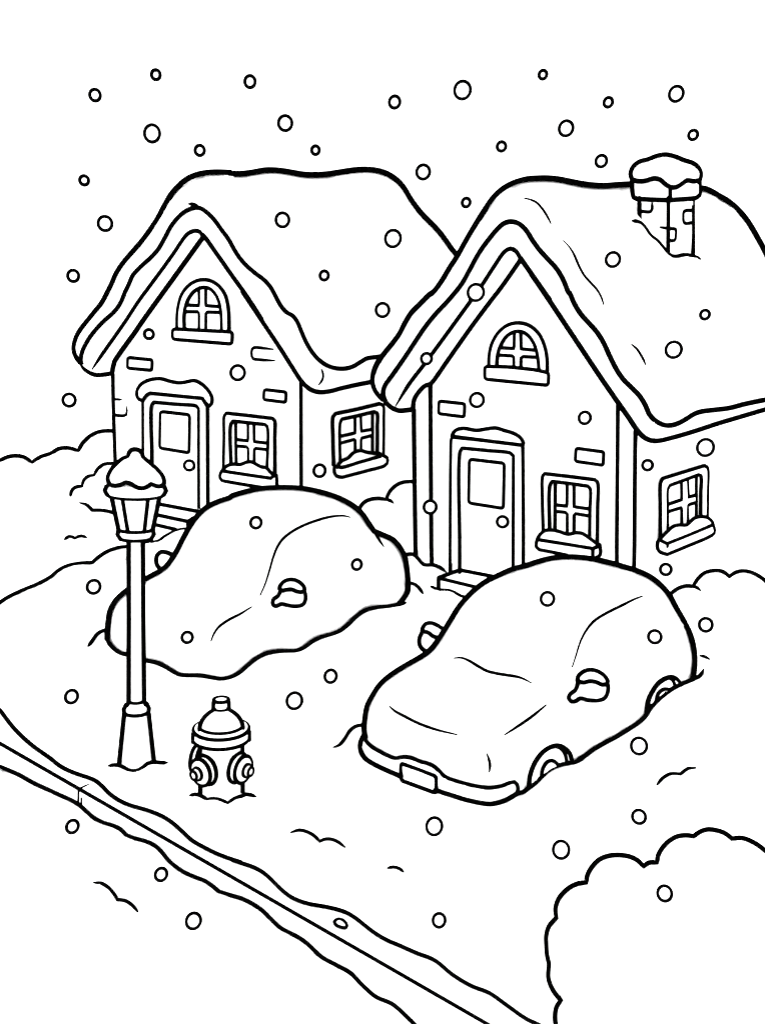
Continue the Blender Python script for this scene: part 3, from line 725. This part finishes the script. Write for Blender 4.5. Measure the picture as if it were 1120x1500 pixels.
# left car ---------------------------------------------------------
top1 = sm(Z(9, (325, 880), (325, 850), (330, 790), (340, 730), (365, 680), (400, 640), (438, 610), (480, 583), (530, 555), (575, 530), (620, 505), (650, 480), (680, 440), (710, 390), (740, 330), (780, 260), (820, 205), (870, 160), (930, 130), (1000, 105))
       + Z(10, (70, 100), (150, 75), (230, 58), (320, 52), (400, 52), (460, 57), (530, 70), (610, 92), (680, 120), (740, 155), (785, 195), (820, 245), (850, 290), None, (900, 312), (950, 335), (985, 370), (1010, 410), (1025, 460), (1033, 520), (1036, 570), (1033, 620), (1010, 660), (985, 690)))
bot1 = sm(Z(10, (985, 692), (920, 703), (850, 710), (800, 725), (755, 755), (710, 800), (665, 835), (615, 855), (560, 870), (515, 893), (470, 925), (430, 943), (380, 946), (320, 948), (260, 960), (210, 985), (165, 1020), (120, 1060), (75, 1085), (30, 1097))
       + Z(9, (940, 1098), (890, 1090), (830, 1080), (770, 1080), (720, 1075), (680, 1055), (640, 1030), (600, 1012), (535, 998), (485, 985), (438, 968), (400, 958), (370, 940), (340, 910), (325, 880))
       [0:])
g0, g1 = ground((330, 993)), ground((592, 888))
axis1 = Plane(g0 + A * .8, -A)
front1 = Plane(ground((210, 962)) + B * .15, -B)
def dtop1(p): return max(axis1(p), front1(p)) if p[0] < 300 else axis1(p)
lc = thing('snow_covered_car', 'left car wholly buried in snow, only its mirrors showing, behind the street lamp', 'car', ground((380, 900)), 'cars buried in snow')
rel1 = Relief([(top1, dtop1), (bot1, GROUND)], .28, back=.6, blur=25)
mb = MB(); rel1.put(mb); mb.ink(top1, rel1.rim, 6.2); mb.ink(bot1, rel1.rim, 4.3)
lt1 = rel1.lift(.003)
mb.ink(sm(Z(10, (845, 283), (858, 310), (875, 340), (902, 376))), lt1, 4.2, (0, .5))
mb.ink(sm(Z(9, (893, 893), (905, 860), (930, 820), (960, 795), (1000, 770), (1050, 745), (1115, 705))), lt1, 2.7, (.4, .4))
mb.ink(sm(Z(10, (718, 215), (690, 208), (650, 208), (600, 215), (530, 235), (460, 262), (400, 295), (355, 330), (325, 370), (300, 430), (280, 500), (255, 580), (228, 642))), lt1, 2.7, (.3, .3))
mb.build('snow_blanket', SNOW, lc)
mirror(lc, rel1, sm(Z(10, (333, 607), (337, 590), (360, 565), (400, 555), (440, 568), (467, 595), (470, 618), (450, 625), None, (430, 622), (400, 610), (370, 612), (345, 616), (333, 607)), 2),
       sm(Z(10, (340, 612), (325, 645), (300, 665), (297, 690), (310, 702), (345, 690), (380, 697), (430, 702), (465, 690), (477, 655), (470, 622), (450, 605), (400, 595), (340, 612)), 2), .08, 4.4)
mb = MB(); mo = sm(Z(9, (640, 520), (620, 500), (600, 480), (593, 450), (600, 420), (620, 405), (650, 407), (690, 425)), 2); dm = const(rel1.edge(mo[0]) + .15)
r = Relief([(mo, dm), (poly(Z(9, (700, 440), (660, 520))), dm)], .4, blur=0); r.put(mb); mb.ink(mo, r.rim, 4.8); mb.build('side_mirror', METAL, lc)

# right car ---------------------------------------------------------
outl = sm(Z(11, (55, 1120), (48, 1080), (52, 1020), (65, 950), (95, 890), (140, 825), (200, 775), (270, 730), (340, 690), (400, 650), (440, 605), (480, 545), (520, 480), (560, 415), (600, 365), (650, 315), (710, 270), (780, 235), (860, 200))
      + Z(12, (0, 180), (60, 160), (140, 140), (220, 132), (300, 135), (380, 147), (460, 165), (530, 185), (610, 210), (680, 243), (740, 290), (785, 345), (820, 410), (860, 480), (890, 540), (910, 600), (920, 660), (922, 720), (912, 800)))
side2 = sm(Z(12, (912, 802), (850, 828), (800, 853), (755, 885), (715, 920), (680, 960), (655, 1000), (620, 1035), (560, 1075), (490, 1118), (430, 1150), (370, 1185), (320, 1222), (280, 1250), (230, 1262), (180, 1272), (130, 1295), (90, 1330), (50, 1370), (10, 1400)) + Z(11, (920, 1418), (888, 1428)))
btop = sm(Z(11, (885, 1425), (890, 1400), (885, 1378), (870, 1363), (845, 1368), (800, 1385), (740, 1395), (690, 1392), (620, 1378), (550, 1358), (490, 1335), (450, 1295), (420, 1272), (350, 1250), (300, 1230), (260, 1227), (220, 1235), (190, 1225), (140, 1200), (90, 1170), (60, 1140), (52, 1105)))
h0, h1 = ground((757, 1168)), ground((1018, 988))
axis2 = Plane(h0 + A * .75, -A); left2 = Plane(h0 + A * 1.35, -A); nose2 = Plane(h0 - B * .06, -B)
def dtop2(p):
    x = p[0]
    if x < 600: return left2(p) if x > 545 else max(left2(p), nose2(p))
    k = min(1, (x - 600) / 120.0); return left2(p) * (1 - k) + axis2(p) * k if x < 960 else axis2(p)
rc = thing('snow_covered_car', 'right car under snow with its bumper, blank plate and wheels still showing', 'car', ground((780, 1040)), 'cars buried in snow')
rel2 = Relief([(outl, dtop2), (side2, GROUND), (btop, nose2)], .25, back=.6, blur=25)
mb = MB(); rel2.put(mb); mb.ink(outl, rel2.rim, 6.2); mb.ink(side2, rel2.rim, 4.6)
lt2 = rel2.lift(.003)
mb.ink(sm(Z(11, (540, 687), (580, 685), (620, 700), (670, 730), (720, 757), (770, 770), (830, 780), (890, 790), (930, 805), (962, 823))), lt2, 3.1, (.25, .25))
mb.ink(sm(Z(11, (187, 950), (215, 975), (270, 1005), (350, 1045), (450, 1080), (555, 1105))), lt2, 2.9, (.15, .4))
mb.ink(sm(Z(11, (815, 1107), (880, 1065), (960, 1010), (1043, 943))), lt2, 2.8, (.35, .35))
mb.ink(sm(Z(11, (720, 1210), (733, 1250), (737, 1280), (732, 1310))), lt2, 2.8, (.4, .3))
mb.ink(sm(Z(12, (635, 348), (590, 365), (520, 400), (440, 440), (370, 485), (325, 540), (295, 600), (270, 680), (252, 735))), lt2, 2.6, (.3, .3))
mb.ink(sm(Z(12, (330, 1215), (300, 1236), (270, 1250))), lt2, 7.0, (.5, .5))
mb.build('snow_blanket', SNOW, rc)
mirror(rc, rel2, sm(Z(12, (280, 812), (283, 790), (310, 762), (350, 750), (395, 760), (430, 785), (447, 815), (440, 830), None, (415, 832), (390, 820), (350, 812), (315, 820), (290, 815), (280, 812)), 2),
       sm(Z(12, (285, 815), (270, 860), (240, 885), (233, 905), (250, 925), (275, 920), (295, 907), (340, 917), (400, 918), (430, 905), (447, 870), (447, 832), (420, 805), (350, 795), (285, 815)), 2), .08, 4.5)
lm = sm(Z(11, (500, 545), (480, 530), (450, 508), (415, 495), (385, 500), (367, 525), (365, 545), None, (350, 580), (352, 615), (370, 640), (395, 652), (420, 665)), 2)
mb = MB(); dm = const(rel2.edge(lm[10]) + .15)
r = Relief([(lm, dm), (poly(Z(11, (460, 660), (505, 560))), dm)], .4, blur=0); r.put(mb); mb.ink(lm, r.rim, 4.8)
lmo = mb.build('side_mirror', METAL, rc)
mb = MB(); cp = sm(Z(11, (485, 530), (450, 508), (415, 495), (385, 500), (367, 525), (367, 540), None, (400, 548), (425, 567), (470, 580)), 2); dc = const(dm((0, 0)) - .05)
r = Relief([(cp, dc), (poly(Z(11, (500, 560), (485, 530))), dc)], .4, blur=0); r.put(mb); mb.ink(cp, r.rim, 4.2); mb.build('snow_cap', SNOW, lmo)
# bumper wraps the nose
bo = sm(Z(11, (48, 1105), (28, 1150), (30, 1195), (55, 1235), (100, 1265), (160, 1295), (245, 1332), (350, 1375), (450, 1412), (520, 1435), (600, 1460), (680, 1478), (735, 1485), (790, 1475), (840, 1455), (885, 1427)))
def db(p): return nose2(p) - .06 - .05 * math.sin(math.pi * min(1, max(0, (p[0] - 527) / 230)))
mb = MB(); r = Relief([(bo, db), (btop, db)], .35, back=.8, blur=4); r.put(mb); mb.ink([p for p in bo if p[0] < 588], r.rim, 5.6); mb.ink([p for p in bo if p[0] > 637], r.rim, 5.6); mb.ink(btop, r.rim, 4.2)
bp_ = mb.build('bumper', METAL, rc)
mb = MB(); pq = rrect(Z(11, (250, 1261), (443, 1333), (443, 1426), (250, 1355)), 4.5); mb.slab(pq, lambda p: db(p) - .12, B * .06 + A * .0, 4.2); mb.build('licence_plate', METAL, rc)
def wheel(arch_, bottom, inner_, hub, hubbot, root):
    out_ = arch_ + bottom; fn = rel2.lift(.05)
    ds = np.mean([fn(p) for p in out_]); pl = Plane(at(out_[len(out_) // 3], fn(out_[len(out_) // 3])), -A)
    wf = lambda p: min(fn(p), pl(p))
    mb = MB(); mb.slab(out_, wf, A * .16); mb.ink(arch_, wf, 5.4); mb.ink(inner_, lambda p: wf(p) - .01, 3.6); mb.ink(bottom, wf, 4.2)
    w_ = mb.build('wheel', RUBBER, root)
    hf = lambda p: wf(p) - .03
    mb = MB(); mb.slab(hub + hubbot, hf, A * .05); mb.ink(hub, hf, 3.9); mb.build('hub_cap', METAL, w_)
wheel(sm(Z(12, (15, 1395), (22, 1330), (45, 1265), (80, 1213), (120, 1180), (165, 1166), (205, 1175), (237, 1207), (250, 1256)), 2.5),
      sm(Z(12, (250, 1256), (180, 1272), (130, 1295), (90, 1330), (50, 1370), (15, 1395)), 2.5),
      sm(Z(12, (160, 1168), (190, 1180), (213, 1212), (224, 1258)), 2.5),
      sm(Z(12, (85, 1332), (92, 1292), (115, 1256), (140, 1247), (163, 1258), (175, 1273)), 2.5), sm(Z(12, (175, 1274), (130, 1295), (90, 1330)), 2.5), rc)
wheel(sm(Z(12, (660, 985), (668, 920), (690, 870), (725, 822), (765, 797), (795, 790), (825, 805), (843, 832)), 2.5),
      sm(Z(12, (843, 832), (800, 853), (755, 885), (715, 920), (680, 960), (660, 985)), 2.5),
      sm(Z(12, (775, 794), (800, 808), (815, 843)), 2.5),
      sm(Z(12, (710, 922), (722, 882), (750, 858), (772, 857), (788, 864)), 2.5), sm(Z(12, (788, 865), (755, 885), (712, 922)), 2.5), rc)

# ================================================================== STREET LAMP
def axis_tools(base_px, top_px):
    """a post standing on the ground at base_px, leaning the little that the picture shows"""
    base = ground(base_px); pl = Plane(base, Vector((0, -1, 0))); tp = pl.hit(top_px); ax = (tp - base).normalized()
    L = (tp - base).length
    zt = []
    for i in range(400):
        p = base + ax * (L * 1.2 * (i / 399) - .1 * L); v = p - EYE; d = v.dot(FW); zt.append((750 - v.dot(UP) / d * F, L * 1.2 * (i / 399) - .1 * L, d))
    ys = np.array([q[0] for q in zt])[::-1]; hs_ = np.array([q[1] for q in zt])[::-1]; ds = np.array([q[2] for q in zt])[::-1]
    hof = lambda y: float(np.interp(y, ys, hs_))
    rof = lambda rp, y: rp * float(np.interp(y, ys, ds)) / F
    toward = (EYE - base); toward = (toward - ax * toward.dot(ax)).normalized(); side = toward.cross(ax) * -1
    if side.x < 0: side = -side
    return base, hof, rof, side, toward, ax
base, zof, rof, side, toward, AXD = axis_tools((200.3, 1118), (198.8, 700))
lamp = thing('street_lamp', 'tall street lamp with a tapered glass lantern and heaped snow on top', 'street lamp', base)
AX = lambda y: base + AXD * zof(y)
def turned(name, prof, mat, parent, rings=(), w=4.8, sides=True, n=40, taper_sides=None):
    """turned piece: profile of (radius px, picture y); ink rings on its edges and ink down both flanks"""
    mb = MB(); pr = [(rof(r, y), zof(y)) for r, y in prof]; o = base
    mb.lathe(list(reversed(pr)) if pr[0][1] > pr[-1][1] else pr, o, AXD, n)
    for r, y in rings: mb.ring(AX(y), rof(r, y), AXD, w * .92)
    if sides:
        for sg in (-1, 1):
            mb.tube([AX(y) + side * (sg * rof(r, y)) + toward * (math.sqrt(2 * r * .5 * (w + LA)) * .95 * rof(1, y)) for r, y in prof], w)
    return mb, (lambda: mb.build(name, mat, parent))
mb, b_ = turned('pole', [(10.2, 782), (10.4, 900), (11.2, 1030)], METAL, lamp, (), 5.0); b_()
mb, b_ = turned('collar', [(11.5, 1026), (15, 1028), (18, 1034), (17, 1042)], METAL, lamp, [(11.6, 1026.5), (17, 1042)], 4.6); b_()
mb, b_ = turned('base', [(17.6, 1042), (21.5, 1080), (25.8, 1122)], METAL, lamp, (), 5.0); b_()
mb, b_ = turned('lantern', [(34.5, 722), (34, 725), (24, 775)], GLASS, lamp, [(23.5, 775)], 4.8)
for sx0, sx1 in ((412, 440), (545, 525)):
    q = []
    for k in range(9):
        t_ = k / 8; y = 725 + 50 * t_; R_ = 34 + (24 - 34) * t_; x = (70 + (sx0 + (sx1 - sx0) * t_) / K) - 198.8
        q.append(AX(y) + side * rof(x, y) + toward * rof(math.sqrt(max(1, R_ * R_ - x * x)) + .4, y))
    mb.tube(q, 4.4)
b_()
mb, b_ = turned('rim', [(36, 708), (41, 710), (43.2, 716), (40, 722), (35, 725)], METAL, lamp, [(36.5, 724.5)], 5.0); b_()
mb, b_ = turned('lantern_ring', [(24.5, 774), (25.8, 780), (22, 787), (11, 790)], METAL, lamp, [(21, 787.5)], 4.8); b_()
capp = sm(Z(5, (370, 1050), (410, 1015), (440, 1003), None, (445, 980), (455, 968), (475, 963), (500, 968), (515, 985), (522, 1007), None, (560, 1040), (610, 1085), (635, 1125), (637, 1150), (620, 1165), (595, 1165), (567, 1153), None, (545, 1168), (515, 1177), (485, 1170), (455, 1152), (430, 1145), (400, 1157), (365, 1163), (340, 1155), (328, 1130), (335, 1100), (355, 1065), (370, 1050)), 2.5)
dl_ = (AX(700) - EYE).dot(FW)
def dcap(p):     # lower hem hangs over the front of the rim
    k = min(1, max(0, (p[1] - 700) / 15)); R_ = 46; x = p[0] - 199
    return dl_ - k * math.sqrt(max(0, R_ * R_ - x * x)) * dl_ / F
mb = MB(); r = Relief([(capp, dcap)], .75, back=.9, blur=3); r.put(mb); mb.ink(closed(capp), r.rim, 4.8); mb.build('snow_cap', SNOW, lamp)
foot = sm(Z(13, (332, 418), (365, 412), (400, 418), (440, 440), (480, 445), (515, 430), (545, 405), (580, 397), (620, 400), (655, 400)))
df = (base + toward * rof(28, 1118) - EYE).dot(FW)
mound('snow_drift', foot, 14, 4.2, depth=lambda p: min(GROUND((p[0], p[1] + 4)), df))

# ================================================================== FIRE HYDRANT
base, zof, rof, side, toward, AXD = axis_tools((324.5, 1157), (324, 1030))
hyd = thing('fire_hydrant', 'short fire hydrant with a domed bonnet standing in snow beside the street lamp', 'hydrant', base)
AX = lambda y: base + AXD * zof(y)
mb, b_ = turned('barrel', [(30.5, 1080), (30.7, 1165)], METAL, hyd, (), 4.5); b_()
mb, b_ = turned('flange', [(34, 1063.5), (39.6, 1066), (40.3, 1069), (40.3, 1080), (39.3, 1083), (33, 1084)], METAL, hyd, [(40.1, 1067.5), (40.2, 1081)], 4.3, False)
for sg in (-1, 1): mb.tube([AX(y) + side * (sg * rof(40.3, y)) + toward * rof(12, y) for y in (1068, 1081)], 4.3)
b_()
dome = [(31.2, 1062)] + [(31.2 * math.cos(math.radians(a)), 1062 - 27 * math.sin(math.radians(a))) for a in range(10, 81, 10)]
mb, b_ = turned('bonnet', dome, METAL, hyd, [(31.2, 1062.5)], 4.6, True); b_()
mb, b_ = turned('top_nut', [(11.3, 1025), (11.5, 1038)], METAL, hyd, [(10.9, 1025), (11.2, 1037.5)], 3.9)
mb.ring(AX(1030) + toward * .004, rof(7.6, 1029), AXD, 2.0); b_()
def nozzle(deg, yc, first, full=True):
    a = math.radians(deg); ax = (toward * math.cos(a) + side * math.sin(a)).normalized(); c = AX(yc); u = lambda p: rof(p, yc)
    mb = MB(); mb.lathe([(u(21), u(22)), (u(21.5), u(31)), (u(20), u(33))], c, ax, 36)
    mb.ring(c + ax * u(30.5), u(21.3), ax, 4.4); nz = mb.build('nozzle', METAL, hyd)
    mb = MB(); mb.lathe([(u(19.2), u(32)), (u(19.4), u(40)), (u(18), u(42))], c, ax, 36); mb.ring(c + ax * u(40.5), u(19.4), ax, 4.3)
    mb.build('nozzle_cap', METAL, nz)
    if not full: return
    mb = MB(); mb.lathe([(u(8.8), u(41)), (u(8.8), u(48.5)), (u(6.2), u(49)), (u(6.2), u(54))], c, ax, 24); mb.ring(c + ax * u(47), u(8.9), ax, 3.0); mb.ring(c + ax * u(54.2), u(6.2), ax, 2.6)
    mb.build('nut', METAL, nz)
nozzle(-46, 1117.5, True); nozzle(50, 1117, True); nozzle(-112, 1116, False, False)
foot = sm(Z(13, (775, 580), (805, 573), (835, 580), (872, 603), None, (905, 597), (945, 605), (985, 622), None, (1020, 597), (1060, 583)) + Z(14, (150, 573), (175, 576), (205, 586)))
df2 = (base + toward * rof(33, 1160) - EYE).dot(FW)
mound('snow_drift', foot, 12, 4.0, depth=lambda p: min(GROUND((p[0], p[1] + 3)), df2))

# ================================================================== small stone on the kerb
st_ = sm(Z(14, (632, 1270), (650, 1256), (680, 1262), (702, 1290), (695, 1302), (665, 1298), (640, 1285), (632, 1270)), 2)
mb = MB(); kp = Plane((0, 0, .03), ZUP); r = Relief([(st_, kp)], .3, back=.2, blur=0); r.put(mb); mb.ink(closed(st_), r.rim, 3.2)
cs = kp.hit(Z(14, (667, 1278))[0]); tag(mb.build('pebble', STONE, None, cs), 'little oval white pebble lying on the top of the kerb', 'pebble')

# ================================================================== FALLING SNOW
FL = [
 (228.5, 109.5, 5.8, 6.2, 'small snowflake at the top left, highest in the sky above the left cottage'),
 (139.5, 139.3, 7.0, 7.4, 'medium snowflake high in the top left corner of the sky'),
 (366.2, 119.6, 7.0, 7.6, 'medium snowflake high in the sky above the middle of the left roof'),
 (223, 195.5, 10.2, 11.4, 'large oval snowflake in the sky up left of the left roof ridge'),
 (292.7, 220.3, 6.2, 6.6, 'small snowflake close above the left end of the left roof ridge'),
 (417.7, 180.4, 9.3, 9.7, 'large snowflake in the sky above the middle of the left roof ridge'),
 (462, 220, 5.2, 5.5, 'tiny snowflake close above the middle of the left roof ridge'),
 (577.7, 149.5, 7.2, 7.8, 'medium snowflake in the sky up right of the left roof ridge'),
 (677, 132, 11, 11.6, 'largest snowflake in the sky, high between the two roofs'),
 (794.6, 109.4, 5.2, 5.5, 'tiny snowflake highest in the sky over the right cottage'),
 (828.5, 188, 9.4, 9.9, 'large snowflake in the sky above the peak of the right roof'),
 (734, 214.6, 5.8, 6.0, 'small snowflake up left of the right roof ridge'),
 (619.5, 252, 9.0, 9.4, 'large snowflake just right of the left roof, level with its ridge'),
 (682.3, 296.7, 5.3, 5.8, 'tiny snowflake in the gap where the two roofs come together'),
 (890.2, 149.9, 5.7, 6.2, 'small snowflake high in the sky up left of the chimney'),
 (989.7, 137.4, 9.3, 9.9, 'large snowflake in the top right corner, straight above the chimney'),
 (1014.4, 197.6, 5.9, 6.2, 'small snowflake close above the right end of the chimney snow'),
 (880, 236, 7.3, 7.7, 'medium snowflake just above the ridge left of the chimney'),
 (123.6, 264.2, 5.8, 6.0, 'small snowflake alone in the sky left of the left roof peak'),
 (154.2, 327.4, 9.2, 9.6, 'large snowflake in the sky beside the left slope of the left roof'),
 (107.6, 404.1, 7.2, 7.7, 'medium snowflake at the left edge above the lowest roof corner'),
 (413.7, 322.1, 9.0, 9.4, 'large round snowflake before the left roof, nearest its peak'),
 (575.3, 349.4, 10.6, 11.4, 'largest oval snowflake before the right part of the left roof'),
 (474.8, 403.6, 5.7, 6.2, 'tiny snowflake before the middle of the left roof'),
 (560, 454.1, 9.0, 9.2, 'large snowflake before the low right corner of the left roof'),
 (696.5, 428.4, 11.0, 11.3, 'big snowflake overlapping the upper slanted gable edge of the right cottage'),
 (624.3, 525.4, 7.1, 7.3, 'medium snowflake overlapping the lower slanted gable edge of the right cottage'),
 (897, 380.2, 9.4, 9.7, 'large snowflake before the right roof, left below the chimney'),
 (1031.7, 460.9, 5.9, 6.1, 'small snowflake at the right edge before the right roof'),
 (985.9, 512.2, 10.5, 11.0, 'largest snowflake before the low part of the right roof'),
 (218.4, 489.5, 6.1, 6.2, 'small snowflake before the left cottage, left of its arched window'),
 (348.2, 546, 9.5, 10.0, 'large snowflake before the left cottage, between its two right bricks'),
 (101.6, 586.1, 8.2, 8.6, 'medium snowflake at the left edge beside the left cottage wall'),
 (467.9, 689.5, 7.8, 8.3, 'medium snowflake before the left cottage, below left of its side window'),
 (698, 586, 9.3, 9.5, 'large snowflake right of the upper brick on the right cottage'),
 (855.8, 612.1, 7.8, 8.3, 'medium snowflake before the right cottage, above its lower right brick'),
 (629.6, 742.7, 8.5, 8.9, 'medium snowflake overlapping the left corner board of the right cottage'),
 (1032.5, 655.5, 10.8, 11.6, 'large oval snowflake at the right edge above the side window'),
 (947.7, 681.4, 6.6, 6.8, 'small snowflake left of the side window of the right cottage'),
 (974.4, 834.1, 7.2, 7.4, 'small snowflake under the side window sill of the right cottage'),
 (1032.9, 915.2, 8.6, 9.1, 'medium snowflake at the right edge behind the tail of the right car'),
 (374.9, 765.6, 7.3, 7.7, 'medium snowflake before the roof of the left buried car'),
 (522.5, 827, 6.3, 7.0, 'small oval snowflake before the rear of the left buried car'),
 (274.4, 933.6, 7.1, 7.3, 'small snowflake before the hood of the left buried car'),
 (801.2, 877.3, 8.9, 9.3, 'medium snowflake before the roof of the right car'),
 (958.3, 932.7, 8.6, 8.7, 'medium snowflake before the rear side of the right car'),
 (137.5, 859.6, 8.6, 9.2, 'medium snowflake left of the lamp pole, before the snow bank'),
 (105.1, 1020.4, 8.0, 8.9, 'medium snowflake left of the lamp pole, level with its collar'),
 (431.2, 1026.5, 10.4, 11.2, 'large snowflake between the hydrant and the right car, the lower of two'),
 (484.2, 990.6, 8.0, 8.8, 'medium snowflake between the two cars, the upper of two'),
 (106.4, 1210.7, 7.7, 8.5, 'medium snowflake below the left end of the kerb'),
 (236.1, 1280.9, 7.8, 8.3, 'medium snowflake over the road just below the middle of the kerb'),
 (283.5, 1349, 9.8, 10.3, 'large snowflake over the road near the bottom, lowest left of the kerb'),
 (635.7, 1210.4, 10.7, 11.8, 'large oval snowflake straight below the licence plate of the right car'),
 (642.7, 1348.1, 8.4, 9.0, 'medium snowflake low in the middle, between kerb and corner bush'),
 (821.2, 1244.7, 10.8, 11.8, 'large oval snowflake above the left side of the corner bush'),
 (935.2, 1196.4, 8.9, 9.0, 'medium snowflake above the middle of the corner bush'),
 (935.2, 1092.7, 10.5, 11.3, 'large snowflake right of the front wheel of the right car'),
 (972.8, 1308.7, 9.4, 10.1, 'large snowflake in front of the lobed bush in the lower right corner'),
]
for x, y, rx, ry, lab in FL:
    d = min(6.4 - .22 * (rx - 5) + random.uniform(-.25, .25), .72 * GROUND((x, y)) if y > 520 else 9)
    c_ = at((x, y), d); px = d / F
    view = (EYE - c_).normalized(); r_ = RT.copy(); r_ = (r_ - view * r_.dot(view)).normalized(); u_ = view.cross(r_)
    tl_ = math.radians(-18); e1_ = r_ * math.cos(tl_) + u_ * math.sin(tl_); e2_ = u_ * math.cos(tl_) - r_ * math.sin(tl_)
    mb = MB(); vs = []; fs = []; n1, n2 = 9, 20
    for i in range(n1):
        th = -math.pi / 2 + math.pi * (i + .5) / n1
        for k in range(n2):
            ph = 2 * math.pi * k / n2
            vs.append(c_ + e1_ * ((rx - .9) * px * math.cos(th) * math.cos(ph)) + e2_ * ((ry - .9) * px * math.cos(th) * math.sin(ph)) + view * (.5 * rx * px * math.sin(th)))
    for i in range(n1 - 1):
        for k in range(n2): fs.append((i * n2 + k, i * n2 + (k + 1) % n2, (i + 1) * n2 + (k + 1) % n2, (i + 1) * n2 + k))
    fs.append(tuple(range(n2 - 1, -1, -1))); fs.append(tuple((n1 - 1) * n2 + k for k in range(n2)))
    mb.add(vs, fs, 0, True)
    mb.tube([c_ + e1_ * (rx * px * math.cos(2 * math.pi * k / 28)) + e2_ * (ry * px * math.sin(2 * math.pi * k / 28)) for k in range(28)], 4.1, None, True)
    tag(mb.build('snowflake', SNOW, None, c_), lab, 'snowflake', 'falling snowflakes')

# ================================================================== LIGHT, SKY, CAMERA
world = bpy.data.worlds.new('World'); scene.world = world; world.use_nodes = True
nt = world.node_tree; bg = nt.nodes['Background']
sky = nt.nodes.new('ShaderNodeTexSky'); sky.sky_type = 'NISHITA'; sky.sun_disc = False
EL, AZ = math.radians(52), math.radians(200)
sky.sun_elevation = EL; sky.sun_rotation = AZ; sky.dust_density = 4.0; sky.air_density = 1.0; sky.ozone_density = 1.0
hs = nt.nodes.new('ShaderNodeHueSaturation'); hs.inputs['Saturation'].default_value = .04     # grey overcast
nt.links.new(sky.outputs['Color'], hs.inputs['Color']); mx = nt.nodes.new('ShaderNodeMix'); mx.data_type = 'RGBA'; mx.inputs['Factor'].default_value = .8       # thick even snow cloud over it
mx.inputs[7].default_value = (6.6, 6.6, 6.6, 1)
nt.links.new(hs.outputs['Color'], mx.inputs[6]); nt.links.new(mx.outputs[2], bg.inputs['Color'])
bg.inputs['Strength'].default_value = .12
sd = bpy.data.lights.new('sun', 'SUN'); sd.energy = .5; sd.angle = math.radians(30); sd.color = (1, .985, .96)
so = bpy.data.objects.new('sun', sd); col.objects.link(so)
sdir = Vector((math.sin(AZ) * math.cos(EL), math.cos(AZ) * math.cos(EL), math.sin(EL)))
so.rotation_euler = sdir.to_track_quat('Z', 'Y').to_euler(); so.location = (0, 0, 30)

cam = bpy.data.cameras.new('camera'); co = bpy.data.objects.new('camera', cam); col.objects.link(co)
co.location = EYE
co.rotation_euler = Matrix((RT, UP, -FW)).transposed().to_euler()
cam.sensor_fit = 'VERTICAL'; cam.sensor_height = 36; cam.lens = 36 * F / 1500; cam.clip_end = 5000; cam.clip_start = .05
scene.camera = co
scene.view_settings.view_transform = 'Standard'; scene.view_settings.look = 'None'
scene.view_settings.gamma = 1; scene.view_settings.use_curve_mapping = False
scene.view_settings.exposure = 2.4
scene.cycles.max_bounces = 8; scene.cycles.diffuse_bounces = 6
